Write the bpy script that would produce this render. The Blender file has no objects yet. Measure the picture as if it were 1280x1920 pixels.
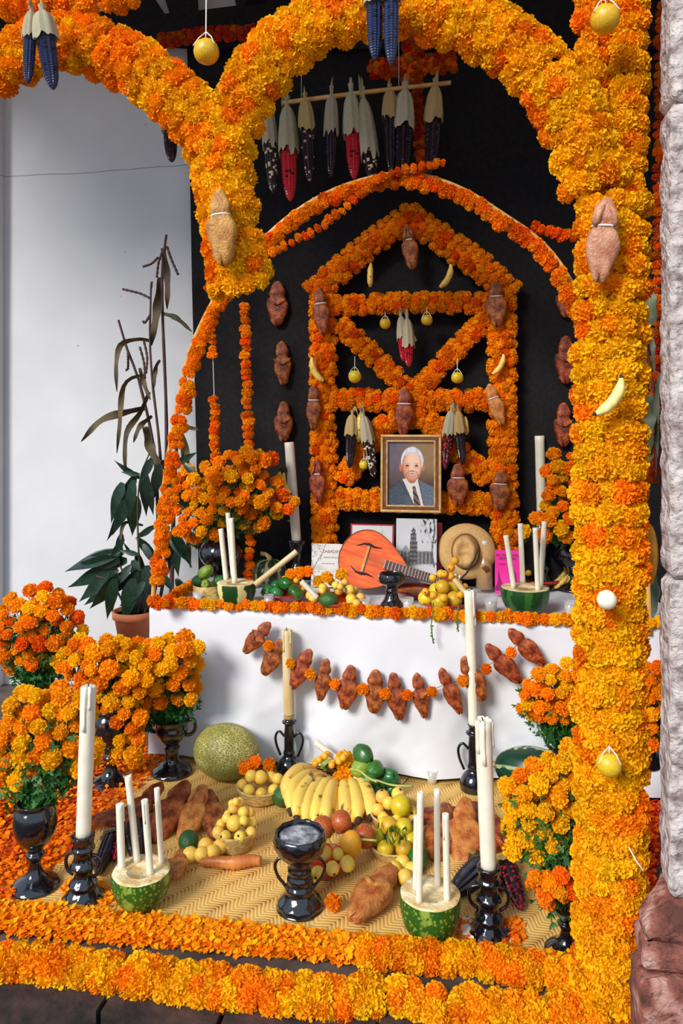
import bpy, bmesh, math, random
from mathutils import Vector as V, Quaternion as Q, Matrix, noise
random.seed(7)
sc = bpy.context.scene
# ---------------------------------------------------------------- camera
F, YH, CZ, CY, TH = 1400.0, 800.0, 1.72, -3.65, math.atan(.175)
cam = bpy.data.cameras.new('camera'); camo = bpy.data.objects.new('camera', cam)
sc.collection.objects.link(camo); sc.camera = camo
camo.location = (0, CY, CZ); camo.rotation_euler = (math.pi/2, 0, TH)
cam.sensor_fit = 'VERTICAL'; cam.sensor_height = 36; cam.sensor_width = 24
cam.lens = F/1920*36; cam.shift_y = -(960-YH)/1920
cam.clip_start = .05
# ---------------------------------------------------------------- light
W = bpy.data.worlds.new('sky'); sc.world = W; W.use_nodes = True
nt = W.node_tree; bg = nt.nodes['Background']
tc = nt.nodes.new('ShaderNodeTexCoord'); sx = nt.nodes.new('ShaderNodeSeparateXYZ'); rp = nt.nodes.new('ShaderNodeValToRGB')
nt.links.new(tc.outputs['Generated'], sx.inputs[0]); nt.links.new(sx.outputs['Z'], rp.inputs[0]); nt.links.new(rp.outputs[0], bg.inputs[0])
rp.color_ramp.elements[0].position = 0; rp.color_ramp.elements[0].color = (.46, .43, .42, 1)
rp.color_ramp.elements[1].position = .12; rp.color_ramp.elements[1].color = (.62, .79, 1.0, 1)
bg.inputs[1].default_value = .80
sun = bpy.data.lights.new('sun', 'SUN'); suno = bpy.data.objects.new('sun', sun); sc.collection.objects.link(suno)
sun.energy = 2.7; sun.angle = math.radians(20); sun.color = (1.0, .955, .89)
suno.rotation_euler = V((.46, .80, -.60)).to_track_quat('-Z', 'Y').to_euler()
sc.view_settings.view_transform = 'Standard'; sc.view_settings.look = 'None'
sc.view_settings.exposure = .42; sc.view_settings.gamma = 1; sc.view_settings.use_curve_mapping = False
# ---------------------------------------------------------------- helpers
FW = V((-math.sin(TH), math.cos(TH), 0)); RT = V((math.cos(TH), math.sin(TH), 0)); CAM = V((0, CY, CZ))
def ray(u, v): return FW + RT*((u-640)/F) + V((0, 0, (YH-v)/F))
def PY(u, v, Y):
    d = ray(u, v); return CAM + d*((Y-CY)/d.y)
def PZ(u, v, Z):
    d = ray(u, v); return CAM + d*((Z-CZ)/d.z)
def mpp(p): return (p-CAM).dot(FW)/F          # metres per photograph pixel at a point
rnd = random.random
def ru(a, b): return a+(b-a)*rnd()
col = sc.collection
def link(o): col.objects.link(o); return o
class MB:
    def __init__(s): s.v = []; s.f = []; s.m = []
    def add(s, vs, fs, mi=0):
        b = len(s.v); s.v += [tuple(x) for x in vs]; s.f += [tuple(i+b for i in f) for f in fs]; s.m += [mi]*len(fs)
        return s
    def grid(s, pts, nu, nv, closeu=False, mi=0, capa=False, capb=False):
        fs = []                                # pts[j*nu+i]
        for j in range(nv-1):
            for i in range(nu if closeu else nu-1):
                a = j*nu+i; b = j*nu+(i+1) % nu
                fs.append((a, b, b+nu, a+nu))
        if capa: fs.append(tuple(range(nu-1, -1, -1)))
        if capb: fs.append(tuple((nv-1)*nu+i for i in range(nu)))
        return s.add(pts, fs, mi)
    def lathe(s, prof, seg=28, c=(0, 0, 0), fn=None, mi=0, sx=1, sy=1, cap=True):
        pts = []
        for (r, z) in prof:
            for i in range(seg):
                a = 2*math.pi*i/seg; k = fn(a, r, z) if fn else 1
                pts.append((c[0]+r*k*math.cos(a)*sx, c[1]+r*k*math.sin(a)*sy, c[2]+z))
        return s.grid(pts, seg, len(prof), True, mi, cap and prof[0][0] > 1e-4, cap and prof[-1][0] > 1e-4)
    def tube(s, pts, rad, seg=8, mi=0, flat=1):
        pts = [V(p) for p in pts]; n = len(pts)
        if not hasattr(rad, '__len__'): rad = [rad]*n
        out = []; up = None
        for k in range(n):
            t = (pts[min(k+1, n-1)]-pts[max(k-1, 0)]).normalized()
            if up is None:
                up = t.orthogonal().normalized() if abs(t.z) < .99 else V((1, 0, 0))
            sd = t.cross(up).normalized(); up = sd.cross(t).normalized()
            for i in range(seg):
                a = 2*math.pi*i/seg
                out.append(pts[k]+sd*(math.cos(a)*rad[k])+up*(math.sin(a)*rad[k]*flat))
        return s.grid(out, seg, n, True, mi, True, True)
    def ball(s, c, r, seg=14, ring=9, mi=0, fn=None, M=None):
        if not hasattr(r, '__len__'): r = (r, r, r)
        pts = []
        for j in range(ring+1):
            p = math.pi*j/ring
            p = min(max(p, .02), math.pi-.02)
            for i in range(seg):
                a = 2*math.pi*i/seg
                d = V((math.sin(p)*math.cos(a), math.sin(p)*math.sin(a), -math.cos(p)))
                k = fn(d) if fn else 1
                q = V((d.x*r[0]*k, d.y*r[1]*k, d.z*r[2]*k))
                if M: q = M @ q
                pts.append(V(c)+q)
        return s.grid(pts, seg, ring+1, True, mi, True, True)
    def box(s, c, d, mi=0, M=None):
        vs = []
        for x in (-1, 1):
            for y in (-1, 1):
                for z in (-1, 1):
                    q = V((x*d[0]/2, y*d[1]/2, z*d[2]/2))
                    if M: q = M @ q
                    vs.append(V(c)+q)
        return s.add(vs, [(0, 1, 3, 2), (4, 6, 7, 5), (0, 4, 5, 1), (2, 3, 7, 6), (0, 2, 6, 4), (1, 5, 7, 3)], mi)
    def mesh(s, name, mats, smooth=True):
        me = bpy.data.meshes.new(name); me.from_pydata(s.v, [], s.f)
        for m in (mats if isinstance(mats, (list, tuple)) else [mats]): me.materials.append(m)
        if any(s.m): me.polygons.foreach_set('material_index', s.m)
        if smooth: me.polygons.foreach_set('use_smooth', [True]*len(s.f))
        me.update(); return me
    def obj(s, name, mats, parent=None, loc=None, smooth=True):
        return put(name, s.mesh(name, mats, smooth), parent, loc)
def put(name, me, parent=None, loc=None, rot=None, scale=None):
    o = link(bpy.data.objects.new(name, me))
    if parent: o.parent = parent
    if loc is not None: o.location = loc
    if rot is not None:
        o.rotation_mode = 'QUATERNION'; o.rotation_quaternion = rot
    if scale is not None: o.scale = (scale,)*3 if not hasattr(scale, '__len__') else scale
    return o
def tag(o, label, cat, group=None):
    o['label'] = label; o['category'] = cat
    if group: o['group'] = group
    return o
def thing(name, label, cat, loc, group=None, rot=None):
    o = link(bpy.data.objects.new(name, None)); o.location = loc; o.empty_display_size = .05
    if rot is not None:
        o.rotation_mode = 'QUATERNION'; o.rotation_quaternion = rot
    return tag(o, label, cat, group)
def struct(o): o['kind'] = 'structure'; return o
def stuff(o): o['kind'] = 'stuff'; return o
def rotz(a): return Q((0, 0, 1), a)
def roty(a): return Q((0, 1, 0), a)
def rotx(a): return Q((1, 0, 0), a)
def smooth_path(pts, n):
    pts = [V(p) for p in pts]; P = [pts[0]*2-pts[1]]+pts+[pts[-1]*2-pts[-2]]
    dense = []
    for i in range(1, len(P)-2):
        for k in range(12):
            t = k/12; a, b, c, d = P[i-1:i+3]
            dense.append(.5*((2*b)+(c-a)*t+(2*a-5*b+4*c-d)*t*t+(3*b-a-3*c+d)*t**3))
    dense.append(pts[-1]); return resample(dense, n)
def resample(pts, n):
    L = [0]
    for a, b in zip(pts, pts[1:]): L.append(L[-1]+(b-a).length)
    out = []; j = 0
    for k in range(n):
        s = L[-1]*k/(n-1)
        while j < len(pts)-2 and L[j+1] < s: j += 1
        t = (s-L[j])/max(1e-9, L[j+1]-L[j]); out.append(pts[j].lerp(pts[j+1], min(1, max(0, t))))
    return out
def plen(pts): return sum((b-a).length for a, b in zip(pts, pts[1:]))
# ---------------------------------------------------------------- materials
def mat(name, c1, c2=None, scale=8, rough=.6, bump=0, bscale=None, spec=.5, rand=0, trans=0, metal=0, coat=0, detail=4, stretch=None, c3=None, sss=0, sat=0, bdist=.01, lo=.35, hi=.65):
    m = bpy.data.materials.new(name); m.use_nodes = True; t = m.node_tree; N = t.nodes; L = t.links
    b = N['Principled BSDF']; b.inputs['Roughness'].default_value = rough; b.inputs['Metallic'].default_value = metal
    b.inputs['Specular IOR Level'].default_value = spec; b.inputs['Coat Weight'].default_value = coat
    if coat: b.inputs['Coat Roughness'].default_value = .08
    if sss: b.inputs['Subsurface Weight'].default_value = sss; b.inputs['Subsurface Radius'].default_value = (.01, .008, .005)
    cout = None; fac = None
    tcn = N.new('ShaderNodeTexCoord'); src = tcn.outputs['Object']
    if stretch:
        mp = N.new('ShaderNodeMapping'); mp.inputs['Scale'].default_value = stretch; L.new(src, mp.inputs[0]); src = mp.outputs[0]
    if c2 or bump:
        nz = N.new('ShaderNodeTexNoise'); nz.inputs['Scale'].default_value = scale; nz.inputs['Detail'].default_value = detail
        L.new(src, nz.inputs['Vector']); fac = nz.outputs['Fac']
    if c2:
        r = N.new('ShaderNodeValToRGB'); L.new(fac, r.inputs[0]); e = r.color_ramp.elements
        e[0].position = lo; e[1].position = hi; e[0].color = (*c1, 1); e[1].color = (*c2, 1)
        if c3: x = e.new((lo+hi)/2); x.color = (*c3, 1)
        cout = r.outputs[0]
    if rand:
        oi = N.new('ShaderNodeObjectInfo'); hs = N.new('ShaderNodeHueSaturation'); mr = N.new('ShaderNodeMapRange')
        L.new(oi.outputs['Random'], mr.inputs[0]); mr.inputs[3].default_value = 1-rand; mr.inputs[4].default_value = 1+rand*.6
        L.new(mr.outputs[0], hs.inputs['Value'])
        m2 = N.new('ShaderNodeMapRange'); mm = N.new('ShaderNodeMath'); mm.operation = 'FRACT'; mx = N.new('ShaderNodeMath'); mx.operation = 'MULTIPLY'; mx.inputs[1].default_value = 7.3
        L.new(oi.outputs['Random'], mx.inputs[0]); L.new(mx.outputs[0], mm.inputs[0]); L.new(mm.outputs[0], m2.inputs[0])
        m2.inputs[3].default_value = .5-.03*min(1, rand*3); m2.inputs[4].default_value = .5+.03*min(1, rand*3); L.new(m2.outputs[0], hs.inputs['Hue'])
        if cout: L.new(cout, hs.inputs['Color'])
        else: hs.inputs['Color'].default_value = (*c1, 1)
        cout = hs.outputs[0]
    if cout: L.new(cout, b.inputs['Base Color'])
    else: b.inputs['Base Color'].default_value = (*c1, 1)
    if bump:
        bn = N.new('ShaderNodeBump'); bn.inputs['Strength'].default_value = bump; bn.inputs['Distance'].default_value = bdist
        f2 = fac
        if bscale:
            n2 = N.new('ShaderNodeTexNoise'); n2.inputs['Scale'].default_value = bscale; n2.inputs['Detail'].default_value = 3
            L.new(src, n2.inputs['Vector']); f2 = n2.outputs['Fac']
        L.new(f2, bn.inputs['Height']); L.new(bn.outputs[0], b.inputs['Normal'])
    if trans:
        tr = N.new('ShaderNodeBsdfTranslucent'); mxs = N.new('ShaderNodeMixShader'); mxs.inputs[0].default_value = trans
        if cout: L.new(cout, tr.inputs[0])
        else: tr.inputs[0].default_value = (*c1, 1)
        L.new(b.outputs[0], mxs.inputs[1]); L.new(tr.outputs[0], mxs.inputs[2]); L.new(mxs.outputs[0], N['Material Output'].inputs[0])
    return m
def nodes_of(m): return m.node_tree.nodes, m.node_tree.links, m.node_tree.nodes['Principled BSDF']
M = {}
M['mg_y'] = mat('marigold_yellow', (1.0, .52, .004), rough=.75, spec=.15, rand=.12, trans=.25)
M['mg_o'] = mat('marigold_orange', (1.0, .33, .003), rough=.75, spec=.15, rand=.15, trans=.25)
M['mg_d'] = mat('marigold_deep', (.95, .21, .003), rough=.8, spec=.12, rand=.18, trans=.2)
M['mg_r'] = mat('marigold_rust_shaded', (.62, .085, .012), rough=.85, spec=.1, rand=.2, trans=.15)  # dark marigold copy: shade high under the roof put into the petal colour
M['mgcore'] = mat('marigold_core', (.8, .17, .003), rough=.9, spec=.1)
M['green'] = mat('leaf_green', (.02, .09, .015), (.05, .2, .03), 20, .5, rand=.2, trans=.2)
M['stem'] = mat('stem_green', (.05, .16, .03), (.10, .24, .04), 30, .5)
M['black'] = mat('black_glaze', (.004, .005, .008), rough=.09, spec=.6, bump=.55, scale=30, coat=.7, bdist=.006)
M['wax'] = mat('candle_wax', (.80, .74, .58), (.88, .84, .70), 14, .4, spec=.4, bump=.2, bscale=25, sss=.25, rand=.05, bdist=.004)
M['waxy'] = mat('yellowed_wax', (.52, .36, .13), (.80, .68, .40), 9, .5, bump=.4, bscale=30, stretch=(1, 1, .25), bdist=.006)
M['wick'] = mat('wick', (.03, .025, .02), rough=.9)
M['bread'] = mat('bread_crust', (.12, .016, .004), (.54, .155, .030), 7, .38, bump=.7, bscale=38, rand=.11, spec=.45, bdist=.006, c3=(.31, .062, .010))
M['breadl'] = mat('pale_bread_crust', (.36, .085, .008), (.78, .36, .08), 7, .4, bump=.7, bscale=34, rand=.15, spec=.45, bdist=.006, lo=.3, hi=.7)
M['breadp'] = mat('pinkish_bread_crust', (.36, .11, .04), (.72, .40, .22), 6, .4, bump=.5, bscale=34, rand=.1, spec=.5, bdist=.006, lo=.3, hi=.7)
M['twine'] = mat('white_twine', (.75, .72, .66), rough=.8)
M['husk'] = mat('dry_husk', (.42, .33, .18), (.74, .66, .48), 18, .7, bump=.4, stretch=(3, 3, .6), rand=.15, trans=.15)
M['husky'] = mat('yellow_husk', (.45, .28, .07), (.75, .56, .24), 18, .7, bump=.4, stretch=(3, 3, .6), rand=.15, trans=.15)
M['kred'] = mat('red_kernel', (.42, .004, .012), (.62, .012, .03), 40, .28, spec=.6)
M['kdark'] = mat('purple_black_kernel', (.007, .003, .006), (.018, .006, .012), 40, .25, spec=.6)
M['kblue'] = mat('blue_kernel', (.008, .016, .06), (.02, .04, .12), 40, .4, spec=.5)
M['kpink'] = mat('pink_kernel', (.75, .16, .22), (.85, .65, .55), 60, .3)
M['kcream'] = mat('cream_kernel', (.85, .75, .5), (.85, .62, .35), 60, .3)
M['banana'] = mat('banana_peel', (.10, .03, .005), (.94, .64, .12), 17, .5, rand=.08, lo=.33, hi=.42, bump=.1)
M['bananap'] = mat('pale_banana_peel', (.85, .66, .12), (.95, .84, .38), 8, .4, rand=.08)
M['btip'] = mat('banana_tip', (.05, .025, .008), rough=.8)
M['guava'] = mat('yellow_fruit', (.90, .50, .03), (.96, .68, .14), 12, .38, rand=.15, spec=.5)
M['lime'] = mat('green_yellow_fruit', (.60, .38, .008), (.80, .55, .025), 10, .35, rand=.2, bump=.08, bscale=80)
M['orange'] = mat('orange_fruit', (.85, .36, .01), (.93, .50, .03), 10, .4, rand=.15, bump=.1, bscale=120)
M['avocado'] = mat('avocado_skin', (.010, .06, .012), (.03, .16, .025), 18, .35, rand=.2, bump=.25, bscale=60)
M['chayote'] = mat('chayote_skin', (.014, .10, .016), (.045, .24, .035), 12, .28, rand=.3, spec=.6)
M['straw'] = mat('basket_straw', (.48, .27, .06), (.80, .56, .20), 40, .65, bump=.5, stretch=(1, 1, 3), bdist=.004)
M['redclay'] = mat('red_glazed_clay', (.30, .012, .008), (.42, .03, .015), 10, .12, coat=.6)
M['terra'] = mat('terracotta', (.42, .12, .045), (.58, .20, .09), 7, .85, bump=.2)
M['soil'] = mat('soil', (.03, .02, .012), (.07, .045, .03), 20, .95, bump=.8)
M['bamboo'] = mat('bamboo', (.55, .26, .055), (.78, .45, .14), 14, .4, stretch=(1, 1, .2))
M['flesh'] = mat('squash_flesh', (.66, .42, .14), (.90, .80, .50), 22, .55, bump=.8, bscale=40, bdist=.01)
M['ash'] = mat('ash', (.10, .11, .14), (.55, .55, .58), 22, .95, bump=1, bscale=40)
M['white'] = mat('white_paint', (.80, .80, .80), rough=.5)
# ---------------------------------------------------------------- special materials
def squash_mat(name, base, stripe, n, width, fleck=0, axis='Z', rough=.3):
    m = mat(name, base, rough=rough); Nn, L, b = nodes_of(m)
    tcn = Nn.new('ShaderNodeTexCoord'); sp = Nn.new('ShaderNodeSeparateXYZ'); L.new(tcn.outputs['Object'], sp.inputs[0])
    at = Nn.new('ShaderNodeMath'); at.operation = 'ARCTAN2'
    ax = ('X', 'Y') if axis == 'Z' else ('Y', 'Z')
    L.new(sp.outputs[ax[0]], at.inputs[0]); L.new(sp.outputs[ax[1]], at.inputs[1])
    nz = Nn.new('ShaderNodeTexNoise'); nz.inputs['Scale'].default_value = 26; nz.inputs['Detail'].default_value = 3; L.new(tcn.outputs['Object'], nz.inputs[0])
    ma = Nn.new('ShaderNodeMath'); ma.operation = 'MULTIPLY_ADD'; L.new(nz.outputs['Fac'], ma.inputs[0]); ma.inputs[1].default_value = .5; L.new(at.outputs[0], ma.inputs[2])
    mu = Nn.new('ShaderNodeMath'); mu.operation = 'MULTIPLY'; mu.inputs[1].default_value = n; L.new(ma.outputs[0], mu.inputs[0])
    si = Nn.new('ShaderNodeMath'); si.operation = 'SINE'; L.new(mu.outputs[0], si.inputs[0])
    add = Nn.new('ShaderNodeMath'); add.operation = 'MULTIPLY_ADD'; L.new(nz.outputs['Fac'], add.inputs[0]); add.inputs[1].default_value = 1.3; L.new(si.outputs[0], add.inputs[2])
    r = Nn.new('ShaderNodeValToRGB'); e = r.color_ramp.elements; mr = Nn.new('ShaderNodeMapRange'); mr.inputs[1].default_value = -.6; mr.inputs[2].default_value = 2.0
    L.new(add.outputs[0], mr.inputs[0]); L.new(mr.outputs[0], r.inputs[0])
    e[0].position = 1-width-.06; e[1].position = 1-width+.02; e[0].color = (*base, 1); e[1].color = (*stripe, 1)
    out = r.outputs[0]
    if fleck:
        n2 = Nn.new('ShaderNodeTexVoronoi'); n2.inputs['Scale'].default_value = 70; L.new(tcn.outputs['Object'], n2.inputs[0])
        r2 = Nn.new('ShaderNodeValToRGB'); r2.color_ramp.elements[0].position = .22; r2.color_ramp.elements[1].position = .42
        r2.color_ramp.elements[0].color = (1, 1, 1, 1); r2.color_ramp.elements[1].color = (0, 0, 0, 1); L.new(n2.outputs['Distance'], r2.inputs[0])
        mx = Nn.new('ShaderNodeMix'); mx.data_type = 'RGBA'; mf = Nn.new('ShaderNodeMath'); mf.operation = 'MULTIPLY'; mf.inputs[1].default_value = fleck
        L.new(r2.outputs[0], mf.inputs[0]); L.new(mf.outputs[0], mx.inputs[0]); L.new(out, mx.inputs[6]); mx.inputs[7].default_value = (*stripe, 1); out = mx.outputs[2]
    L.new(out, b.inputs['Base Color']); return m
M['sq_mottle'] = squash_mat('mottled_green_rind', (.02, .10, .010), (.26, .36, .05), 4, .16, .8)
M['sq_strip'] = squash_mat('striped_green_rind', (.006, .05, .01), (.72, .66, .26), 5, .30)
M['sq_dark'] = squash_mat('dark_green_rind', (.006, .055, .014), (.03, .13, .02), 8, .3, .25)
M['sq_black'] = squash_mat('blackish_green_rind', (.006, .022, .012), (.30, .30, .14), 8, .22)
M['sq_long'] = squash_mat('glossy_dark_green_rind', (.004, .04, .018), (.35, .42, .22), 5, .17, axis='X', rough=.3)
def melon_mat():
    m = mat('netted_melon_rind', (.4, .36, .1), rough=.5); Nn, L, b = nodes_of(m)
    tcn = Nn.new('ShaderNodeTexCoord'); mp = Nn.new('ShaderNodeMapping'); mp.inputs['Scale'].default_value = (.55, 1, 1); L.new(tcn.outputs['Object'], mp.inputs[0])
    vo = Nn.new('ShaderNodeTexVoronoi'); vo.feature = 'DISTANCE_TO_EDGE'; vo.inputs['Scale'].default_value = 105; L.new(mp.outputs[0], vo.inputs[0])
    n = Nn.new('ShaderNodeTexNoise'); n.inputs['Scale'].default_value = 9; L.new(tcn.outputs['Object'], n.inputs[0])
    ad = Nn.new('ShaderNodeMath'); ad.operation = 'MULTIPLY_ADD'; L.new(n.outputs['Fac'], ad.inputs[0]); ad.inputs[1].default_value = -.3; L.new(vo.outputs['Distance'], ad.inputs[2])
    r = Nn.new('ShaderNodeValToRGB'); e = r.color_ramp.elements; e[0].position = 0; e[1].position = .16; e[0].color = (.70, .58, .20, 1); e[1].color = (.20, .21, .03, 1)
    mr = Nn.new('ShaderNodeMapRange'); mr.inputs[1].default_value = -.17; mr.inputs[2].default_value = .9; L.new(ad.outputs[0], mr.inputs[0]); L.new(mr.outputs[0], r.inputs[0])
    L.new(r.outputs[0], b.inputs['Base Color'])
    bn = Nn.new('ShaderNodeBump'); bn.inputs['Strength'].default_value = .6; bn.inputs['Distance'].default_value = .004; bn.invert = True; L.new(vo.outputs['Distance'], bn.inputs['Height']); L.new(bn.outputs[0], b.inputs['Normal'])
    return m
M['melon'] = melon_mat()
def petate_mat():
    m = mat('woven_palm', (.6, .35, .1), rough=.62); Nn, L, b = nodes_of(m)
    tcn = Nn.new('ShaderNodeTexCoord'); sp = Nn.new('ShaderNodeSeparateXYZ')
    nz = Nn.new('ShaderNodeTexNoise'); nz.inputs['Scale'].default_value = 5; L.new(tcn.outputs['Object'], nz.inputs[0])
    va = Nn.new('ShaderNodeVectorMath'); va.operation = 'MULTIPLY_ADD'; va.inputs[1].default_value = (.03, .03, 0); L.new(nz.outputs['Color'], va.inputs[0]); L.new(tcn.outputs['Object'], va.inputs[2])
    L.new(va.outputs[0], sp.inputs[0])
    def mth(op, a, bb=None, c=None):
        q = Nn.new('ShaderNodeMath'); q.operation = op
        for i, x in enumerate((a, bb, c)):
            if x is None: continue
            if isinstance(x, (int, float)): q.inputs[i].default_value = x
            else: L.new(x, q.inputs[i])
        return q.outputs[0]
    # herringbone twill: strokes that flip direction every band
    d1 = mth('ADD', sp.outputs['X'], mth('MULTIPLY', sp.outputs['Y'], -.75)); d2 = mth('ADD', sp.outputs['Y'], mth('MULTIPLY', sp.outputs['X'], .75))
    tri = mth('ABSOLUTE', mth('SUBTRACT', mth('FRACT', mth('MULTIPLY', d1, 9.0)), .5))
    w = mth('FRACT', mth('MULTIPLY_ADD', d2, 46.0, mth('MULTIPLY', tri, 4.0)))
    h = mth('ABSOLUTE', mth('SUBTRACT', w, .5))
    band = mth('FRACT', mth('MULTIPLY', d1, 9.0)); bh = mth('MULTIPLY', mth('ABSOLUTE', mth('SUBTRACT', band, .5)), .8)
    n2 = Nn.new('ShaderNodeTexNoise'); n2.inputs['Scale'].default_value = 14; n2.inputs['Detail'].default_value = 5; L.new(tcn.outputs['Object'], n2.inputs[0])
    tot = mth('ADD', mth('ADD', h, bh), mth('MULTIPLY', n2.outputs['Fac'], .7))
    r = Nn.new('ShaderNodeValToRGB'); e = r.color_ramp.elements; e[0].position = .30; e[1].position = .74; e[0].color = (.17, .055, .008, 1); e[1].color = (.84, .52, .15, 1)
    x = e.new(.48); x.color = (.57, .285, .05, 1); L.new(tot, r.inputs[0]); L.new(r.outputs[0], b.inputs['Base Color'])
    bn = Nn.new('ShaderNodeBump'); bn.inputs['Strength'].default_value = .6; bn.inputs['Distance'].default_value = .006; L.new(tot, bn.inputs['Height']); L.new(bn.outputs[0], b.inputs['Normal'])
    return m
M['petate'] = petate_mat()
def wall_mat():
    m = mat('white_plaster', (.63, .635, .65), (.69, .69, .70), 2.2, .85, bump=.12, bscale=6, bdist=.02); Nn, L, b = nodes_of(m)
    src = b.inputs['Base Color'].links[0].from_socket
    tcn = Nn.new('ShaderNodeTexCoord'); n = Nn.new('ShaderNodeTexNoise'); n.inputs['Scale'].default_value = 1.1; n.inputs['Detail'].default_value = 8; L.new(tcn.outputs['Object'], n.inputs[0])
    def thin(o, at, w):
        s = Nn.new('ShaderNodeMath'); s.operation = 'SUBTRACT'; L.new(o, s.inputs[0]); s.inputs[1].default_value = at
        a = Nn.new('ShaderNodeMath'); a.operation = 'ABSOLUTE'; L.new(s.outputs[0], a.inputs[0])
        c = Nn.new('ShaderNodeMath'); c.operation = 'LESS_THAN'; L.new(a.outputs[0], c.inputs[0]); c.inputs[1].default_value = w; return c.outputs[0]
    sp = Nn.new('ShaderNodeSeparateXYZ'); L.new(tcn.outputs['Object'], sp.inputs[0])
    wob = Nn.new('ShaderNodeMath'); wob.operation = 'MULTIPLY_ADD'; L.new(n.outputs['Fac'], wob.inputs[0]); wob.inputs[1].default_value = .08; L.new(sp.outputs['Z'], wob.inputs[2])
    line = thin(wob.outputs[0], 3.43, .0022)                                      # long hairline crack
    vo = Nn.new('ShaderNodeTexVoronoi'); vo.inputs['Scale'].default_value = 5.5; L.new(tcn.outputs['Object'], vo.inputs[0])
    sm = Nn.new('ShaderNodeMath'); sm.operation = 'LESS_THAN'; L.new(vo.outputs['Distance'], sm.inputs[0]); sm.inputs[1].default_value = .035   # fly specks and nail holes
    mxv = Nn.new('ShaderNodeMath'); mxv.operation = 'MAXIMUM'; L.new(line, mxv.inputs[0]); L.new(sm.outputs[0], mxv.inputs[1])
    mx = Nn.new('ShaderNodeMix'); mx.data_type = 'RGBA'; ml = Nn.new('ShaderNodeMath'); ml.operation = 'MULTIPLY'; ml.inputs[1].default_value = .75; L.new(mxv.outputs[0], ml.inputs[0])
    L.new(ml.outputs[0], mx.inputs[0]); L.new(src, mx.inputs[6]); mx.inputs[7].default_value = (.10, .09, .085, 1); L.new(mx.outputs[2], b.inputs['Base Color'])
    return m
M['wall'] = wall_mat()
M['stone'] = mat('pale_quarry_stone', (.22, .165, .155), (.64, .57, .54), 24, .95, bump=1.0, bscale=42, detail=8, bdist=.02, c3=(.50, .42, .40))
M['stoner'] = mat('reddish_quarry_stone', (.10, .032, .022), (.52, .30, .24), 13, .95, bump=1.0, bscale=40, detail=8, bdist=.02, c3=(.27, .085, .06))
M['dirt'] = mat('dark_paving', (.012, .008, .007), (.075, .035, .026), 9, .9, bump=.8, bscale=30, detail=7)
M['floor'] = mat('cement_floor', (.05, .035, .03), (.12, .085, .07), 7, .9, bump=.4)
M['cloth'] = mat('white_tablecloth', (.74, .75, .79), rough=.85, bump=.08, scale=160, bdist=.002)
M['blackcloth'] = mat('black_cloth', (.010, .009, .010), (.016, .014, .015), 40, .9, spec=.2)
M['darkwood'] = mat('dark_beam', (.02, .012, .009), (.05, .03, .02), 12, .8)
# ---------------------------------------------------------------- the setting
TZ = .79
def wallbox(name, x0, x1, y0, y1, z0, z1, m):
    return struct(MB().box(((x0+x1)/2, (y0+y1)/2, (z0+z1)/2), (x1-x0, y1-y0, z1-z0)).obj(name, m, smooth=False))
wallbox('floor', -4.2, 3.0, -1.50, 1.0, -.14, 0, M['floor'])
wallbox('ground', -6, 5, -6.5, -1.50, -.24, -.14, M['dirt'])
wallbox('wall_back', -3.08, 2.3, .88, 1.05, 0, 4.9, M['wall'])
wallbox('wall_left', -3.3, -3.08, .80, 1.05, 0, 4.9, M['wall'])
wallbox('wall_right', 2.2, 2.4, -1.2, .88, 0, 4.9, M['wall'])
wallbox('ceiling', -4.2, 3.0, -1.7, 1.05, 4.9, 5.05, M['wall'])
wallbox('shade_lintel', -4.2, 3.0, -1.8, -1.6, 4.35, 4.9, M['darkwood'])  # unseen lintel, added to hold the roof edge's shadow on the back wall
# stone curb along the platform edge: each stone a piece
x = -3.6; k = 0
curb = struct(wallbox('curb', -4.2, 3.0, -1.60, -1.50, -.24, -.05, M['dirt']))
while x < 2.4:
    w = ru(.35, .55)
    b = MB(); n = 8
    for zz in (-.13, .0):
        pass
    b.box((x+w/2, -1.53, -.06), (w-.015, .17, .13))
    o = b.obj('stone', M['dirt'], curb, smooth=False)
    x += w
# stone pillar
def rough_block(name, x0, x1, y0, y1, z0, z1, m, parent, amp=.010, cell=.026):
    b = MB(); lo = V((x0, y0, z0)); hi = V((x1, y1, z1)); rd = .018
    for ax in range(3):
        u, w = [k for k in range(3) if k != ax]; nu = max(2, int((hi[u]-lo[u])/cell)+1); nw = max(2, int((hi[w]-lo[w])/cell)+1)
        for side in (0, 1):
            pts = []
            for j in range(nw):
                for i in range(nu):
                    p = V((0, 0, 0)); p[ax] = (lo, hi)[side][ax]; p[u] = lo[u]+(hi[u]-lo[u])*i/(nu-1); p[w] = lo[w]+(hi[w]-lo[w])*j/(nw-1)
                    q = V([min(max(p[k], lo[k]+rd), hi[k]-rd) for k in range(3)]); d = p-q; p = q+(d.normalized()*rd if d.length > rd else d)
                    c = (lo+hi)/2; out = V([(p[k]-c[k])/(hi[k]-lo[k])*2 for k in range(3)])
                    a = amp*(noise.noise(p*9)+.7*noise.noise(p*24)+.5*noise.noise(p*52))
                    p += V([out[k]**5*a for k in range(3)])
                    pts.append(p)
            b.grid(pts, nu, nw)
    o = b.obj(name, m, parent); fixn_(o); return o
def fixn_(o):
    bm = bmesh.new(); bm.from_mesh(o.data); bmesh.ops.remove_doubles(bm, verts=bm.verts, dist=1e-4); bmesh.ops.recalc_face_normals(bm, faces=bm.faces); bm.to_mesh(o.data); bm.free()
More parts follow.
